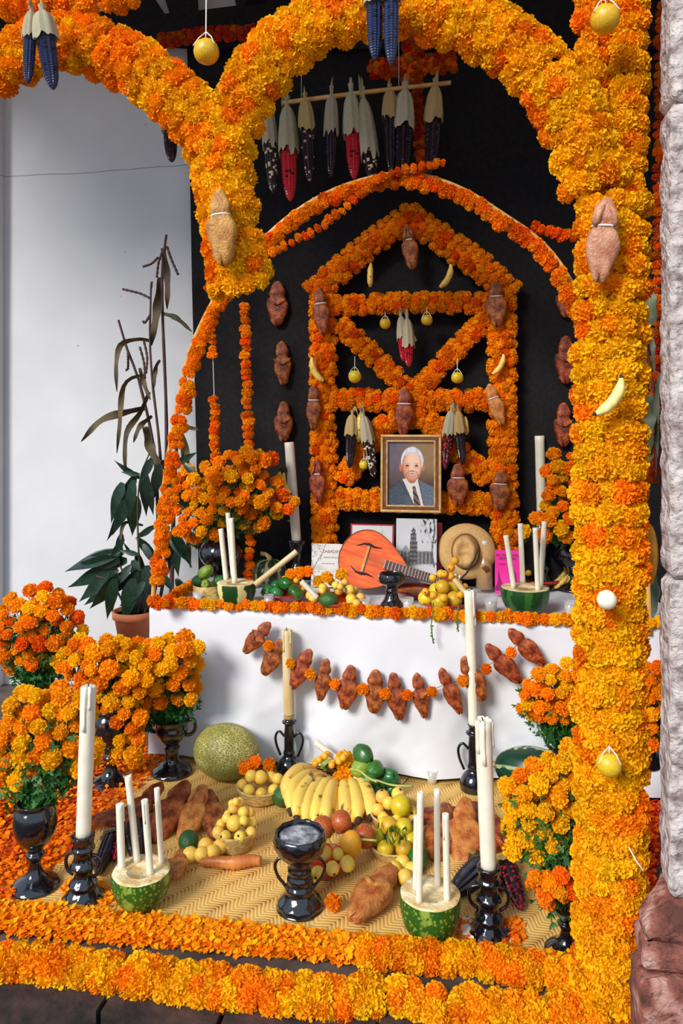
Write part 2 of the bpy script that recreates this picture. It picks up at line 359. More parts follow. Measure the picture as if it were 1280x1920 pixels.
def course(name, A, B, z0, z1, m, amp=.007):
    # one course of the stone pillar: outline B at the bottom, A at the top, rough quarry face
    def dens(P):
        out = []
        for k in range(len(P)):
            a = V((*P[k], 0)); c = V((*P[(k+1) % len(P)], 0)); n = NS[k]
            out += [a.lerp(c, i/n) for i in range(n)]
        return out
    NS = [max(3, int((V((*A[k], 0))-V((*A[(k+1) % len(A)], 0))).length/.018)) for k in range(len(A))]
    DA, DB = dens(A), dens(B); seg = len(DA); n = max(5, int((z1-z0)/.018)); b = MB(); pts = []; c = sum(DA, V())/seg
    for j in range(n+3):
        t = min(1, max(0, (j-1)/n)); z = z0+(z1-z0)*t
        for i in range(seg):
            p = DB[i].lerp(DA[i], t); nr = (DA[(i+1) % seg]-DA[i-1]).normalized(); nr = V((nr.y, -nr.x, 0)); nr = nr if nr.dot(p-c) > 0 else -nr
            P0 = V((p.x, p.y, z)); e = min(t, 1-t)*(z1-z0)
            d = amp*(noise.noise(P0*10)*.9+noise.noise(P0*27)*.7+noise.noise(P0*60)*.7)-.014*max(0, 1-e/.02)**2
            q = p+nr*d if 0 < j < n+2 else c.lerp(p, .5); pts.append((q.x, q.y, z))
    b.grid(pts, seg, n+3, True, 0, True, True); return b.obj(name, m, pil)
pil = link(bpy.data.objects.new('pillar', None)); struct(pil)
S1 = [(.50, -1.52), (.50, -1.625), (1.4, -1.625), (1.4, -1.0), (.64, -1.2)]
S2 = [(.422, -1.56), (.422, -1.67), (1.4, -1.67), (1.4, -1.0), (.60, -1.35)]
S3 = [(.415, -1.56), (.415, -1.685), (1.4, -1.685), (1.4, -1.0), (.60, -1.35)]
for z0, z1 in ((.51, 1.325), (1.33, 2.55), (2.555, 3.7)): course('stone', S1, S1, z0, z1, M['stone'])
course('stone', S1, S2, .42, .505, M['stoner']); course('stone', S2, S2, .345, .417, M['stoner']); course('stone', S3, S3, .06, .335, M['stoner']); course('stone', S3, S3, -.22, .055, M['stone'])
# ---------------------------------------------------------------- black backdrop, white tablecloth
YB = .78
def cloth_back():
    tl = PY(350, 84, YB); bl = PY(374, 1093, YB); nu, nv = 60, 40; pts = []
    for j in range(nv):
        t = j/(nv-1); z = tl.z+.0+(TZ-.4-tl.z)*t; xl = tl.x+(bl.x-tl.x)*min(1, t*1.05)
        for i in range(nu):
            s = i/(nu-1); xx = xl+(1.9-xl)*s
            pts.append((xx, YB+.012*math.sin(xx*9+noise.noise(V((xx*2, 0, z)))*2)*(.3+.7*t)+.008*noise.noise(V((xx*3, z*2, 1))), z))
    b = MB(); b.grid(pts, nu, nv)
    o = b.obj('backdrop_cloth', M['blackcloth'])
    return tag(o, 'large plain black cloth hung behind the altar table', 'cloth')
cloth_back()
def valance():
    P = [(-60, 22), (225, 22), (240, -80), (252, 34), (318, 25), (283, -80), (368, -80), (372, 20), (443, 11), (420, -80), (498, -80), (502, 7), (545, 2), (570, -80), (1240, -80), (1240, 92), (640, 92), (470, 88), (352, 92), (330, 86), (310, 76), (225, 58), (-60, 58)]
    vs = [PY(u, v, .72) for u, v in P]
    me = bpy.data.meshes.new('valance'); bm = bmesh.new(); f = bm.faces.new([bm.verts.new(p) for p in vs]); bmesh.ops.triangulate(bm, faces=[f]); bm.to_mesh(me); bm.free()
    me.materials.append(M['blackcloth']); o = put('valance_cloth', me); so = o.modifiers.new('thick', 'SOLIDIFY'); so.thickness = .004
    tag(o, 'black cloth strip with notched upper edge along the top of the back wall', 'cloth')
valance()
TL = PY(285, 1138, 0).x; TR = .95
table = thing('altar_table', 'long altar table hidden under the white cloth', 'table', (0, 0, 0))
MB().box(((TL+TR)/2, .38, TZ-.03), (TR-TL-.04, .74, .04)).obj('table_top', M['darkwood'], table, smooth=False)
for xx in (TL+.08, TR-.08):
    for yy in (.06, .70): MB().box((xx, yy, (TZ-.05)/2), (.06, .06, TZ-.05)).obj('leg', M['darkwood'], table, smooth=False)
def tablecloth():
    b = MB(); nu = 110
    X0, X1 = TL-.01, TR+.02
    top = []; ny = 10
    for j in range(ny):
        y = .76-.77*j/(ny-1)
        for i in range(nu):
            xx = X0+(X1-X0)*i/(nu-1); top.append((xx, y, TZ+.002+.003*noise.noise(V((xx*6, y*6, 0)))))
    b.grid(top, nu, ny)
    fr = []; nz_ = 40
    for j in range(nz_):
        t = j/(nz_-1); z = TZ+.002-(TZ-.035)*t
        for i in range(nu):
            xx = X0+(X1-X0)*i/(nu-1)
            # soft drape: diagonal folds from the corners and slack in the middle
            f = .022*math.sin(xx*6.5+1.2*z)+.016*math.sin(xx*13-3*z+1)+.04*noise.noise(V((xx*1.7, z*1.5, 3)))+.03*noise.noise(V((xx*5+z*4, z*4, 7)))+.012*abs(noise.noise(V((xx*9-z*7, z*6, 4))))
            y = -.012-.02*t+f*min(1, t*2.5)*(.35+.65*t)
            if j < 2: y = -.012*(j)
            fr.append((xx+.01*noise.noise(V((xx, z*3, 2)))*t, y, z))
    b.grid(fr, nu, nz_)
    for xs in (X0, X1):
        sd = []
        for j in range(20):
            z = TZ+.002-(TZ-.05)*j/19
            for i in range(12):
                yy = .76-.77*i/11; sd.append((xs+(.012*math.sin(yy*14))*j/19*(1 if xs > 0 else -1)+(-.01 if xs < 0 else .01)*j/19, yy, z))
        b.grid(sd, 12, 20)
    o = b.obj('tablecloth', M['cloth'])
    tag(o, 'white cloth draped over the altar table down to the mat', 'tablecloth')
tablecloth()
# ---------------------------------------------------------------- marigolds
def marigold_mb(seed, n=140, low=False):
    rg = random.Random(seed); b = MB()
    b.ball((0, 0, -.06), (.74, .74, .56), 10, 6)
    for k in range(n):
        z = 1-1.5*(k+.5)/n; a = k*2.39996+rg.uniform(-.15, .15); s = math.sqrt(max(0, 1-z*z))
        d = V((s*math.cos(a), s*math.sin(a), z)); e = d.orthogonal().normalized(); e.rotate(Q(d, rg.uniform(0, 6.28))); g = d.cross(e)
        L = rg.uniform(.86, 1.06); w = rg.uniform(.12, .19)*(1.6 if low else 1)
        sq = V((1, 1, .8))
        p0 = d*.6
        mid = [d*(L*.84)+e*(w*x)*.8+g*rg.uniform(-.04, .04) for x in (-1, 0, 1)]
        tip = [d*(L+rg.uniform(-.07, .07)-.05*abs(x))+e*(w*x)+g*(rg.uniform(-.10, .10)+.08*(1-abs(x))) for x in (-1, 0, 1)]
        vs = [p0]+mid+tip; vs = [V((q.x*sq.x, q.y*sq.y, q.z*sq.z)) for q in vs]
        b.add(vs, [(0, 1, 2), (0, 2, 3), (1, 4, 5, 2), (2, 5, 6, 3)])
    return b
MGB = [marigold_mb(s) for s in (1, 2, 3)]; MGL = marigold_mb(9, 40, True)
MG = {k: [b.mesh('marigold', M['mg_'+k], smooth=True) for b in MGB] for k in 'yodr'}
def flower(parent, pos, axis, r, k, name='marigold'):
    q = V(axis).to_track_quat('Z', 'Y') @ rotz(ru(0, 6.28))
    return put(name, random.choice(MG[k]), parent, pos, q, (r*ru(.92, 1.08), r*ru(.92, 1.08), r*ru(.85, 1.1)))
def pick(mix):
    x = rnd()*sum(mix.values())
    for k, w in mix.items():
        x -= w
        if x <= 0: return k
    return k
def emit(root, fl, mix, limit=300):
    """fl: list of (world pos, axis, r); the first LIMIT that show become single flowers, the rest one joined mesh"""
    o0 = root.location
    fl = sorted(fl, key=lambda f: -(V(f[1]).dot((CAM-V(f[0])).normalized())))
    for (p, a, r) in fl[:limit]: flower(root, V(p)-o0, a, r, pick(mix))
    if len(fl) > limit:
        b = MB()
        for (p, a, r) in fl[limit:]:
            q = (V(a).to_track_quat('Z', 'Y') @ rotz(ru(0, 6.28))).to_matrix()
            b.add([V(p)-o0+q @ (V(v)*r) for v in MGL.v], MGL.f)
        stuff(b.obj('marigold_filling', M['mg_'+max(mix, key=mix.get)], root))
def band_pts(path, hw, r, n, na, span=80, sp=None, depth=.75, jit=.25):
    sp = sp or r*1.5; path = [V(p) for p in path]; m = max(2, int(plen(path)/sp)+1); pp = resample(path, m); out = []; n = V(n)
    for k in range(m):
        t = (pp[min(k+1, m-1)]-pp[max(k-1, 0)]).normalized(); sd = t.cross(n).normalized()
        for i in range(na):
            a = math.radians(-span+2*span*(i+.5*(k % 2)+.25)/na if na > 1 else ru(-20, 20))+ru(-.1, .1)
            ax = sd*math.sin(a)+n*math.cos(a)
            w = hw-r*.55
            p = pp[k]+sd*(math.sin(a)*w)+n*(math.cos(a)*w*depth)+t*(ru(-jit, jit)*sp)
            out.append((p, ax+V((ru(-.25, .25), ru(-.25, .25), ru(-.25, .25))), r*ru(.85, 1.18)))
    return out
def core(root, path, rad, name='garland_core', m='mgcore'):
    b = MB(); o0 = root.location; pp = smooth_path(path, max(6, int(plen([V(p) for p in path])/.05)))
    b.tube([p-o0 for p in pp], rad, 8); stuff(b.obj(name, M[m], root))
def garland(name, label, path, hw, r, na, mix, n=(0, -1, 0), group=None, sp=None, cat='garland', span=85, limit=300, depth=.75):
    path = [V(p) for p in path]
    root = thing(name, label, cat, path[len(path)//2], group)
    dense = smooth_path(path, max(8, len(path)*6))
    core(root, path, max(.008, hw-r*1.25))
    emit(root, band_pts(dense, hw, r, n, na, span, sp, depth), mix, limit); return root
def string_garland(name, label, path, r, sp, mix, m='twine', gaps=(), cat='garland', group=None):
    path = [V(p) for p in path]; root = thing(name, label, cat, path[0], group); o0 = root.location
    b = MB(); dense = smooth_path(path, max(10, len(path)*5)); b.tube([p-o0 for p in dense], .0022, 5); b.obj('string', M[m], root)
    L = plen(dense); k = int(L/sp); pp = resample(dense, k+1)
    for i, p in enumerate(pp):
        if any(a <= i/k <= c for a, c in gaps): continue
        t = (pp[min(i+1, k)]-pp[max(i-1, 0)]).normalized()
        flower(root, p-o0+V((ru(-.2, .2)*r, -ru(0, .3)*r, ru(-.2, .2)*r)), t*random.choice((-1, 1))+V((ru(-.5, .5), -.5, ru(-.4, .4))), r*ru(.8, 1.15), pick(mix))
    return root
# ---------------------------------------------------------------- bread figures
def bread_mesh(name, m, seed, arms):
    rg = random.Random(seed); b = MB(); seg = 20
    prof = [(0, .035), (.03, .085), (.07, .118), (.12, .145), (.17, .166), (.22, .180), (.27, .182), (.305, .168), (.335, .146), (.36, .158), (.40, .205), (.46, .222), (.52, .232), (.60, .226), (.68, .205), (.76, .178), (.84, .150), (.90, .128), (.95, .105), (.985, .07), (1, .03)]
    w1, w2 = rg.uniform(.88, 1.05), rg.uniform(.88, 1.12); pts = []
    for (t, w) in prof:
        w = w*(w1 if t < .33 else w2); dp = .115*(.35+.65*min(1, w/.2))
        for i in range(seg):
            a = 2*math.pi*i/seg; cx, cy = math.cos(a), math.sin(a)
            x = w*math.copysign(abs(cx)**.85, cx); y = dp*math.copysign(abs(cy)**.8, cy)
            z = .5-t
            if t > .8: z += (t-.8)*.55*max(0, 1-abs(x)/(.55*w+1e-6))          # notch between the two feet
            p = V((x, y, z)); s = V((seed*3.1, 0, 0))
            p += V((1, .6, .6))*0.026*noise.noise(p*7+s)
            p.y += .02*noise.noise(p*13+s)-(.02 if y < 0 else 0)*-math.exp(-(x/.02)**2)*(t > .55)
            pts.append(p)
    b.grid(pts, seg, len(prof), True, 0, True, True)
    return b.mesh(name, m)
def arms_mesh(m, style):
    b = MB()
    if style == 0:
        for sgn in (-1, 1):
            b.tube([(sgn*.20, -.05, .10), (sgn*.15, -.105, .05), (sgn*.06, -.125, -.01), (-sgn*.03, -.125, -.04)], [.03, .038, .034, .024], 8, flat=.8)
    else:
        for sgn in (-1, 1):
            b.tube([(sgn*.03, -.07, .40), (sgn*.085, -.105, .32), (sgn*.11, -.10, .22), (sgn*.12, -.07, .155)], [.02, .045, .05, .03], 8, flat=.8)
    return b.mesh('arms', m)
BR = {k: [bread_mesh('body', M[mm], s, 0) for s in (1, 2, 3, 4)] for k, mm in (('d', 'bread'), ('l', 'breadl'), ('p', 'breadp'))}
BA = {k: [arms_mesh(M[mm], s) for s in (0, 1)] for k, mm in (('d', 'bread'), ('l', 'breadl'), ('p', 'breadp'))}
tw = MB(); tw.lathe([(1.0, -.012), (1.1, 0), (1.0, .012)], 20, sx=.150, sy=.108)
TWM = tw.mesh('twine', M['twine'])
def bread(label, p, L, rot, k='d', tied=False, arms=None, group=None, wid=1.0, v=None):
    root = thing('bread_figure', label, 'bread', p, group, rot)
    sc_ = (L*wid, L*.8, L)
    put('body', BR[k][random.randrange(4) if v is None else v], root, scale=sc_)
    if tied: put('twine', TWM, root, (0, 0, L*.162), scale=sc_)
    if arms is not None: put('folded_dough', BA[k][arms], root, scale=sc_)
    return root
def bread_wall(label, u, vt, vb, Y, k='d', tied=False, arms=None, tilt=0, wid=1.0, v=None, group=None):
    p = PY(u, (vt+vb)/2, Y); L = (vb-vt)*mpp(p)/max(.3, math.cos(math.radians(tilt)))
    return bread(label, p, L, roty(math.radians(tilt)), k, tied, arms, group, wid, v)
# ---------------------------------------------------------------- corn
def cob_mesh(mA, mB_, frac, seed):
    rg = random.Random(seed); b = MB(); rows = 12; seg = rows*2; kz = 26; nz_ = kz*2+1
    pr = [(0, .75), (.1, .95), (.3, 1.0), (.6, .92), (.8, .75), (.93, .48), (1, .14)]
    pts = []
    for j in range(nz_):
        t = j/(nz_-1)
        for (a, ra), (c, rc) in zip(pr, pr[1:]):
            if a <= t <= c: R = ra+(rc-ra)*(t-a)/(c-a)
        for i in range(seg):
            an = 2*math.pi*i/seg; bump = (1 if i % 2 else .86)*(1 if j % 2 else .90)
            pts.append((R*bump*math.cos(an), R*bump*math.sin(an), -t))
    ker = [[rg.random() < frac for _ in range(rows)] for _ in range(kz+1)]
    fs = []; ms = []
    for j in range(nz_-1):
        for i in range(seg):
            fs.append((j*seg+i, j*seg+(i+1) % seg, (j+1)*seg+(i+1) % seg, (j+1)*seg+i)); ms.append(1 if ker[j//2][((i+0)//2) % rows] else 0)
    fs.append(tuple(range(seg-1, -1, -1))); ms.append(0); fs.append(tuple((nz_-1)*seg+i for i in range(seg))); ms.append(0)
    b.v = [tuple(p) for p in pts]; b.f = [tuple(reversed(f)) for f in fs]; b.m = ms
    return b.mesh('cob', [M[mA], M[mB_]], smooth=False)
COB = {'red': cob_mesh('kred', 'kdark', .06, 1), 'dark': cob_mesh('kdark', 'kblue', .05, 2), 'darkpink': cob_mesh('kdark', 'kpink', .16, 3), 'darkcream': cob_mesh('kdark', 'kcream', .14, 4), 'blue': cob_mesh('kblue', 'kdark', .1, 5), 'maroon': cob_mesh('kdark', 'kred', .3, 6)}
def husk_mesh(m, seed, tie=.5, low=-.22, flare=1.12):
    b = MB(); seg = 28; rg = random.Random(seed); rag = [rg.uniform(-.10, .06) for _ in range(seg)]
    prof = [(.34, tie+.14), (.22, tie), (.58, tie-.07), (.86, tie*.62), (1.02, tie*.25), (flare, -.05), (flare*1.02, low)]; pts = []
    for j, (r, z) in enumerate(prof):
        for i in range(seg):
            a = 2*math.pi*i/seg; k = 1+.10*math.sin(a*7+seed)+.06*math.sin(a*11)
            pts.append((r*k*math.cos(a), r*k*math.sin(a), z+(rag[i] if j == len(prof)-1 else 0)))
    b.grid(pts, seg, len(prof), True)
    for q in range(3):                                                    # loose ribbons at the knot
        a = rg.uniform(0, 6.28); d = V((math.cos(a), math.sin(a)*.5-.3, 0)); pth = []
        for i in range(6):
            t = i/5; pth.append(V((0, 0, tie+.05))+d*(1.3*t)+V((0, 0, .22*math.sin(t*2.6)-.25*t*t)))
        b.tube(pth, [.16, .16, .14, .12, .08, .03], 5, flat=.25)
    return b.mesh('husk', m)
HUSK = {'p': [husk_mesh(M['husk'], s) for s in (1, 2)], 'y': [husk_mesh(M['husky'], s) for s in (3, 4)]}
def corn(label, p, R, L, kind, husk='p', hl=None, rot=None, cat='corn', group=None, split=False):
    """p = top of the cob; R cob radius; L cob length; hl husk length unit (None = no husk)"""
    root = thing('corn_cob', label, cat, p, group, rot)
    put('cob', COB[kind], root, scale=(R, R, L))
    if hl: put('husk', HUSK[husk][random.randrange(2)], root, scale=(R*1.05, R*1.05, hl))
    return root
def corn_hang(label, u, vtie, vtop, vtip, Y, w, kind, husk='p', u2=None, group=None):
    a = PY(u, vtop, Y); c = PY(u2 if u2 is not None else u, vtip, Y); L = (c-a).length
    rot = (a-c).to_track_quat('Z', 'Y'); hl = (vtop-vtie)*mpp(a)/.62
    return corn(label, a, w*.5*mpp(a), L, kind, husk, hl if vtie < vtop else None, rot, group=group)
# ---------------------------------------------------------------- candles
def candle(label, p0, p1, r, m='wax', r2=None, wick=True, drips=0, group=None, slump=0):
    p0 = V(p0); p1 = V(p1); L = (p1-p0).length
    root = thing('candle', label, 'candle', p0, group, (p1-p0).to_track_quat('Z', 'Y'))
    b = MB(); n = 18; pr = []; r2 = r2 or r; sd = ru(0, 99)
    for i in range(n):
        t = i/(n-1); pr.append(((r+(r2-r)*t), L*t))
    pr += [(r2*.82, L+r2*.12), (r2*.4, L-r2*.05), (.0002, L-r2*.1)]
    b.lathe([(.0002, 0)]+pr, 14, fn=lambda a, rr, z: 1+.05*noise.noise(V((math.cos(a)*1.5, math.sin(a)*1.5, z*18+sd))))
    b.obj('wax', M[m], root)
    if drips:
        d = MB()
        for k in range(drips):
            a = ru(0, 6.28); l = ru(.06, .3)*L; pts = [(r2*1.0*math.cos(a), r2*1.0*math.sin(a), L*(1.0)-l*i/5) for i in range(6)]
            d.tube(pts, [r2*.22, r2*.25, r2*.2, r2*.18, r2*.22, r2*.26], 7)
            d.ball((r2*.85*math.cos(a), r2*.85*math.sin(a), L), r2*.33, 8, 5)
        d.obj('wax_drips', M[m], root)
    if wick:
        w = MB(); w.tube([(0, 0, L-r2*.15), (r2*.05, 0, L+r2*.25), (r2*.2, 0, L+r2*.5)], max(.0011, r2*.08), 5); w.obj('wick', M['wick'], root)
    return root
# ---------------------------------------------------------------- black pottery
def pot(name, label, cat, p, prof, H, handles=(), extra=None, m='black', group=None, bumpy=0, rz=0):
    """prof: list of (r, z) in units of H"""
    root = thing(name, label, cat, p, group, rotz(rz))
    fn = (lambda a, r, z: 1+bumpy*math.sin(a*11)*math.sin(z/H*40)) if bumpy else None
    MB().lathe([(r*H, z*H) for r, z in smooth_prof(prof)], 36, fn=fn).obj('body', M[m], root)
    for hd in handles:
        for s in (-1, 1):
            MB().tube(smooth_path([(s*x*H, 0, z*H) for x, z in hd[0]], 16), hd[1]*H, 8).obj('handle', M[m], root)
    return root
def smooth_prof(pr, k=4):
    out = []
    P = [pr[0]]+list(pr)+[pr[-1]]
    for i in range(1, len(P)-2):
        a, b, c, d = [V((*q, 0)) for q in P[i-1:i+3]]
        for j in range(k):
            t = j/k; q = .5*((2*b)+(c-a)*t+(2*a-5*b+4*c-d)*t*t+(3*b-a-3*c+d)*t**3); out.append((max(.0005, q.x), q.y))
    out.append(pr[-1]); return out
GOBLET = [(.001, 0), (.26, 0), (.27, .03), (.22, .07), (.12, .13), (.075, .22), (.07, .30), (.10, .34), (.11, .38), (.08, .42), (.13, .48), (.21, .58), (.25, .72), (.24, .86), (.20, .95), (.21, 1.0), (.18, .99), (.18, .9), (.2, .75), (.001, .55)]
STICK = [(.001, 0), (.30, 0), (.31, .03), (.25, .08), (.19, .16), (.22, .22), (.16, .30), (.13, .38), (.17, .46), (.20, .52), (.15, .60), (.14, .70), (.18, .78), (.15, .84), (.17, .95), (.18, 1.0), (.12, 1.0), (.11, .9), (.001, .85)]
STICKH = ([(.13, .70), (.26, .66), (.30, .54), (.27, .42), (.17, .34)], .028)
TALLSTICK = [(.001, 0), (.19, 0), (.215, .05), (.21, .13), (.17, .22), (.10, .30), (.10, .36), (.085, .42), (.085, .62), (.08, .80), (.085, .84), (.12, .86), (.12, .885), (.085, .90), (.08, .97), (.095, 1.0), (.06, 1.0), (.05, .9), (.001, .85)]
TALLH = ([(.08, .62), (.17, .70), (.235, .62), (.22, .47), (.15, .30)], .022)
BURNER = [(.001, 0), (.29, 0), (.30, .03), (.29, .08), (.23, .15), (.19, .22), (.20, .27), (.17, .33), (.175, .39), (.15, .45), (.165, .50), (.15, .56), (.17, .62), (.26, .69), (.33, .79), (.35, .90), (.33, .98), (.30, .98), (.27, .91), (.12, .86), (.001, .86)]
BURNH = ([(.16, .64), (.27, .64), (.33, .54), (.29, .40), (.21, .30), (.18, .24)], .022)
# ---------------------------------------------------------------- cut squash, fruit, baskets
def cut_squash(label, p, R, H, m, rot=None, group=None):
    root = thing('squash_half', label, 'squash', p, group, rot)
    pr = [(.001, 0), (.35, .01), (.62, .09), (.82, .26), (.95, .52), (1.0, .80), (.99, 1.0)]
    b = MB(); b.lathe([(r*R, z*H) for r, z in smooth_prof(pr)], 72, fn=lambda a, r, z: 1+.01*math.sin(a*9), cap=False); b.obj('rind', M[m], root)
    f = MB(); f.lathe([(.985*R, H*.985), (.97*R, H*1.01), (.8*R, H*1.0), (.5*R, H*.985), (.2*R, H*.97), (.0005, H*.965)], 72, fn=lambda a, r, z: 1+.01*math.sin(a*9)+.03*noise.noise(V((math.cos(a)*3, math.sin(a)*3, r*30)))*(r < R*.9))
    f.obj('flesh', M['flesh'], root); return root
def fruit_mesh(m, kind, seed):
    b = MB(); s = V((seed*5.3, 0, 0))
    if kind == 'round': b.ball((0, 0, 0), 1, 18, 12, fn=lambda d: 1-.10*max(0, d.z)**12-.05*max(0, -d.z)**10+.03*noise.noise(d*1.5+s))
    if kind == 'pear': b.ball((0, 0, 0), (.85, .85, 1.15), 18, 12, fn=lambda d: 1-.16*max(0, d.z)+.03*noise.noise(d*2+s))
    if kind == 'chayote': b.ball((0, 0, 0), (.85, .72, 1.1), 24, 14, fn=lambda d: 1-.15*max(0, d.z)-.07*abs(math.cos(math.atan2(d.y, d.x)*2.5))**6-.3*max(0, -d.z)**18+.04*noise.noise(d*2.5+s))
    return b.mesh('flesh', m)
FM = {'guava': [fruit_mesh(M['guava'], 'round', s) for s in (1, 2)], 'lime': [fruit_mesh(M['lime'], 'round', s) for s in (3, 4)], 'orange': [fruit_mesh(M['orange'], 'round', s) for s in (5, 6)], 'avocado': [fruit_mesh(M['avocado'], 'pear', s) for s in (7, 8)], 'chayote': [fruit_mesh(M['chayote'], 'chayote', s) for s in (9, 10)], 'pale': [fruit_mesh(mat('pale_green_rind', (.13, .24, .02), (.30, .42, .05), 14, .4, rand=.15, bump=.15, bscale=60), 'chayote', 12)], 'mango': [fruit_mesh(M['orange'], 'pear', 11)]}
cb = MB(); cb.lathe([(.001, 0), (.16, 0), (.22, .05), (.13, .03), (.001, .015)], 10, fn=lambda a, r, z: 1+.3*math.cos(5*a)); CALYX = cb.mesh('calyx', M['btip'])
def fruit(label, p, r, kind, group=None, rot=None, cat='fruit', name=None, calyx=True):
    root = thing(name or {'avocado': 'avocado', 'chayote': 'chayote', 'orange': 'orange_fruit'}.get(kind, 'yellow_fruit'), label, cat, p, group, rot or Q((ru(-1, 1), ru(-1, 1), ru(-1, 1), ru(-1, 1))).normalized())
    put('skin', random.choice(FM[kind]), root, scale=r)
    if calyx and kind in ('guava', 'lime', 'orange'): put('calyx', CALYX, root, (0, 0, r*.93), scale=r)
    return root
def basket(name, label, cat, p, R, H, m='straw', flare=.78, group=None):
    root = thing(name, label, cat, p, group)
    pr = [(.001, 0), (R*flare*.9, 0)]+[(R*(flare+(1-flare)*t)*(1+(.012 if m == 'straw' else 0)*(-1)**i), H*t) for i, t in enumerate([k/10 for k in range(1, 11)])]+[(R*.94, H*.97), (R*flare*.86, H*.15), (.001, H*.12)]
    MB().lathe(pr, 36, fn=(lambda a, r, z: 1+.012*math.sin(a*24+z*300)) if m == 'straw' else None).obj('bowl', M[m], root)
    b = MB(); b.tube([(R*.97*math.cos(2*math.pi*i/36), R*.97*math.sin(2*math.pi*i/36), H) for i in range(37)], R*.05, 8); b.obj('rim', M[m], root)
    return root
ORD = ['first', 'second', 'third', 'fourth', 'fifth', 'sixth', 'seventh', 'eighth', 'ninth', 'tenth']
def pile(label, p, kind, spots, group, cat='fruit', calyx=True):
    def uv(q):
        d = V(q)-CAM; k = d.dot(FW); return 640+F*d.dot(RT)/k, YH-F*d.z/k
    pts = sorted([(V(p)+V((x, y, z)), r) for x, y, z, r in spots], key=lambda t: uv(t[0])[1]); n = len(pts); k = 1 if n < 4 else 2 if n < 8 else 3 if n < 13 else 4
    rows = [['only'], ['upper', 'lower'], ['top', 'middle', 'bottom'], ['top', 'second', 'third', 'bottom']][k-1]
    for q in range(k):
        row = sorted(pts[q*n//k:(q+1)*n//k], key=lambda t: uv(t[0])[0])
        for i, (w, r) in enumerate(row):
            fruit('%s, %s from left, %s row' % (label, ORD[i], rows[q]), w, r*(.82 if kind == 'guava' else .9), kind, group, cat=cat, calyx=calyx)
def heap(R, r, z0, rows):
    out = []
    for (n, rr, dz) in rows:
        a0 = ru(0, 6)
        for i in range(n):
            a = a0+2*math.pi*i/n; out.append((rr*R*math.cos(a), rr*R*math.sin(a), z0+dz*r, r*ru(.92, 1.04)))
    return out
# ---------------------------------------------------------------- bananas
def banana_tube(pts, r, m):
    b = MB(); n = len(pts); rad = []
    for i in range(n):
        t = i/(n-1); rad.append(r*(.26 if t < .06 else min(1, .34+2.6*(t-.06), .20+3.4*(1-t))))
    b.tube(pts, rad, 7); k = 7
    b.m = [1 if (f//k) in (0, n-2) else 0 for f in range(7*(n-1))]+[1, 1]
    return b.mesh('peel', [m, M['btip']])
def banana_mesh(m, fat=1):
    pts = []
    for i in range(15):
        a = (.5-i/14)*1.5; pts.append((0, -.62*math.cos(a)+.62*math.cos(.75), .62*math.sin(a)*1.08))
    return banana_tube(pts, .105*fat, m)
BN = {'b': [banana_mesh(M['banana'])], 'p': [banana_mesh(M['bananap'], 1.05)]}
def banana(parent, loc, rot, L, k='b', name='banana'):
    return put(name, BN[k][0], parent, loc, rot, L)
def banana_arc(parent, a, c, bulge, r):
    o0 = parent.location; mid = (a+c)/2+bulge; pts = []
    for i in range(14):
        t = i/13; pts.append(a*(1-t)**2+mid*(2*t*(1-t))+c*t*t-o0)
    return put('banana', banana_tube(pts, r, M['banana']), parent)
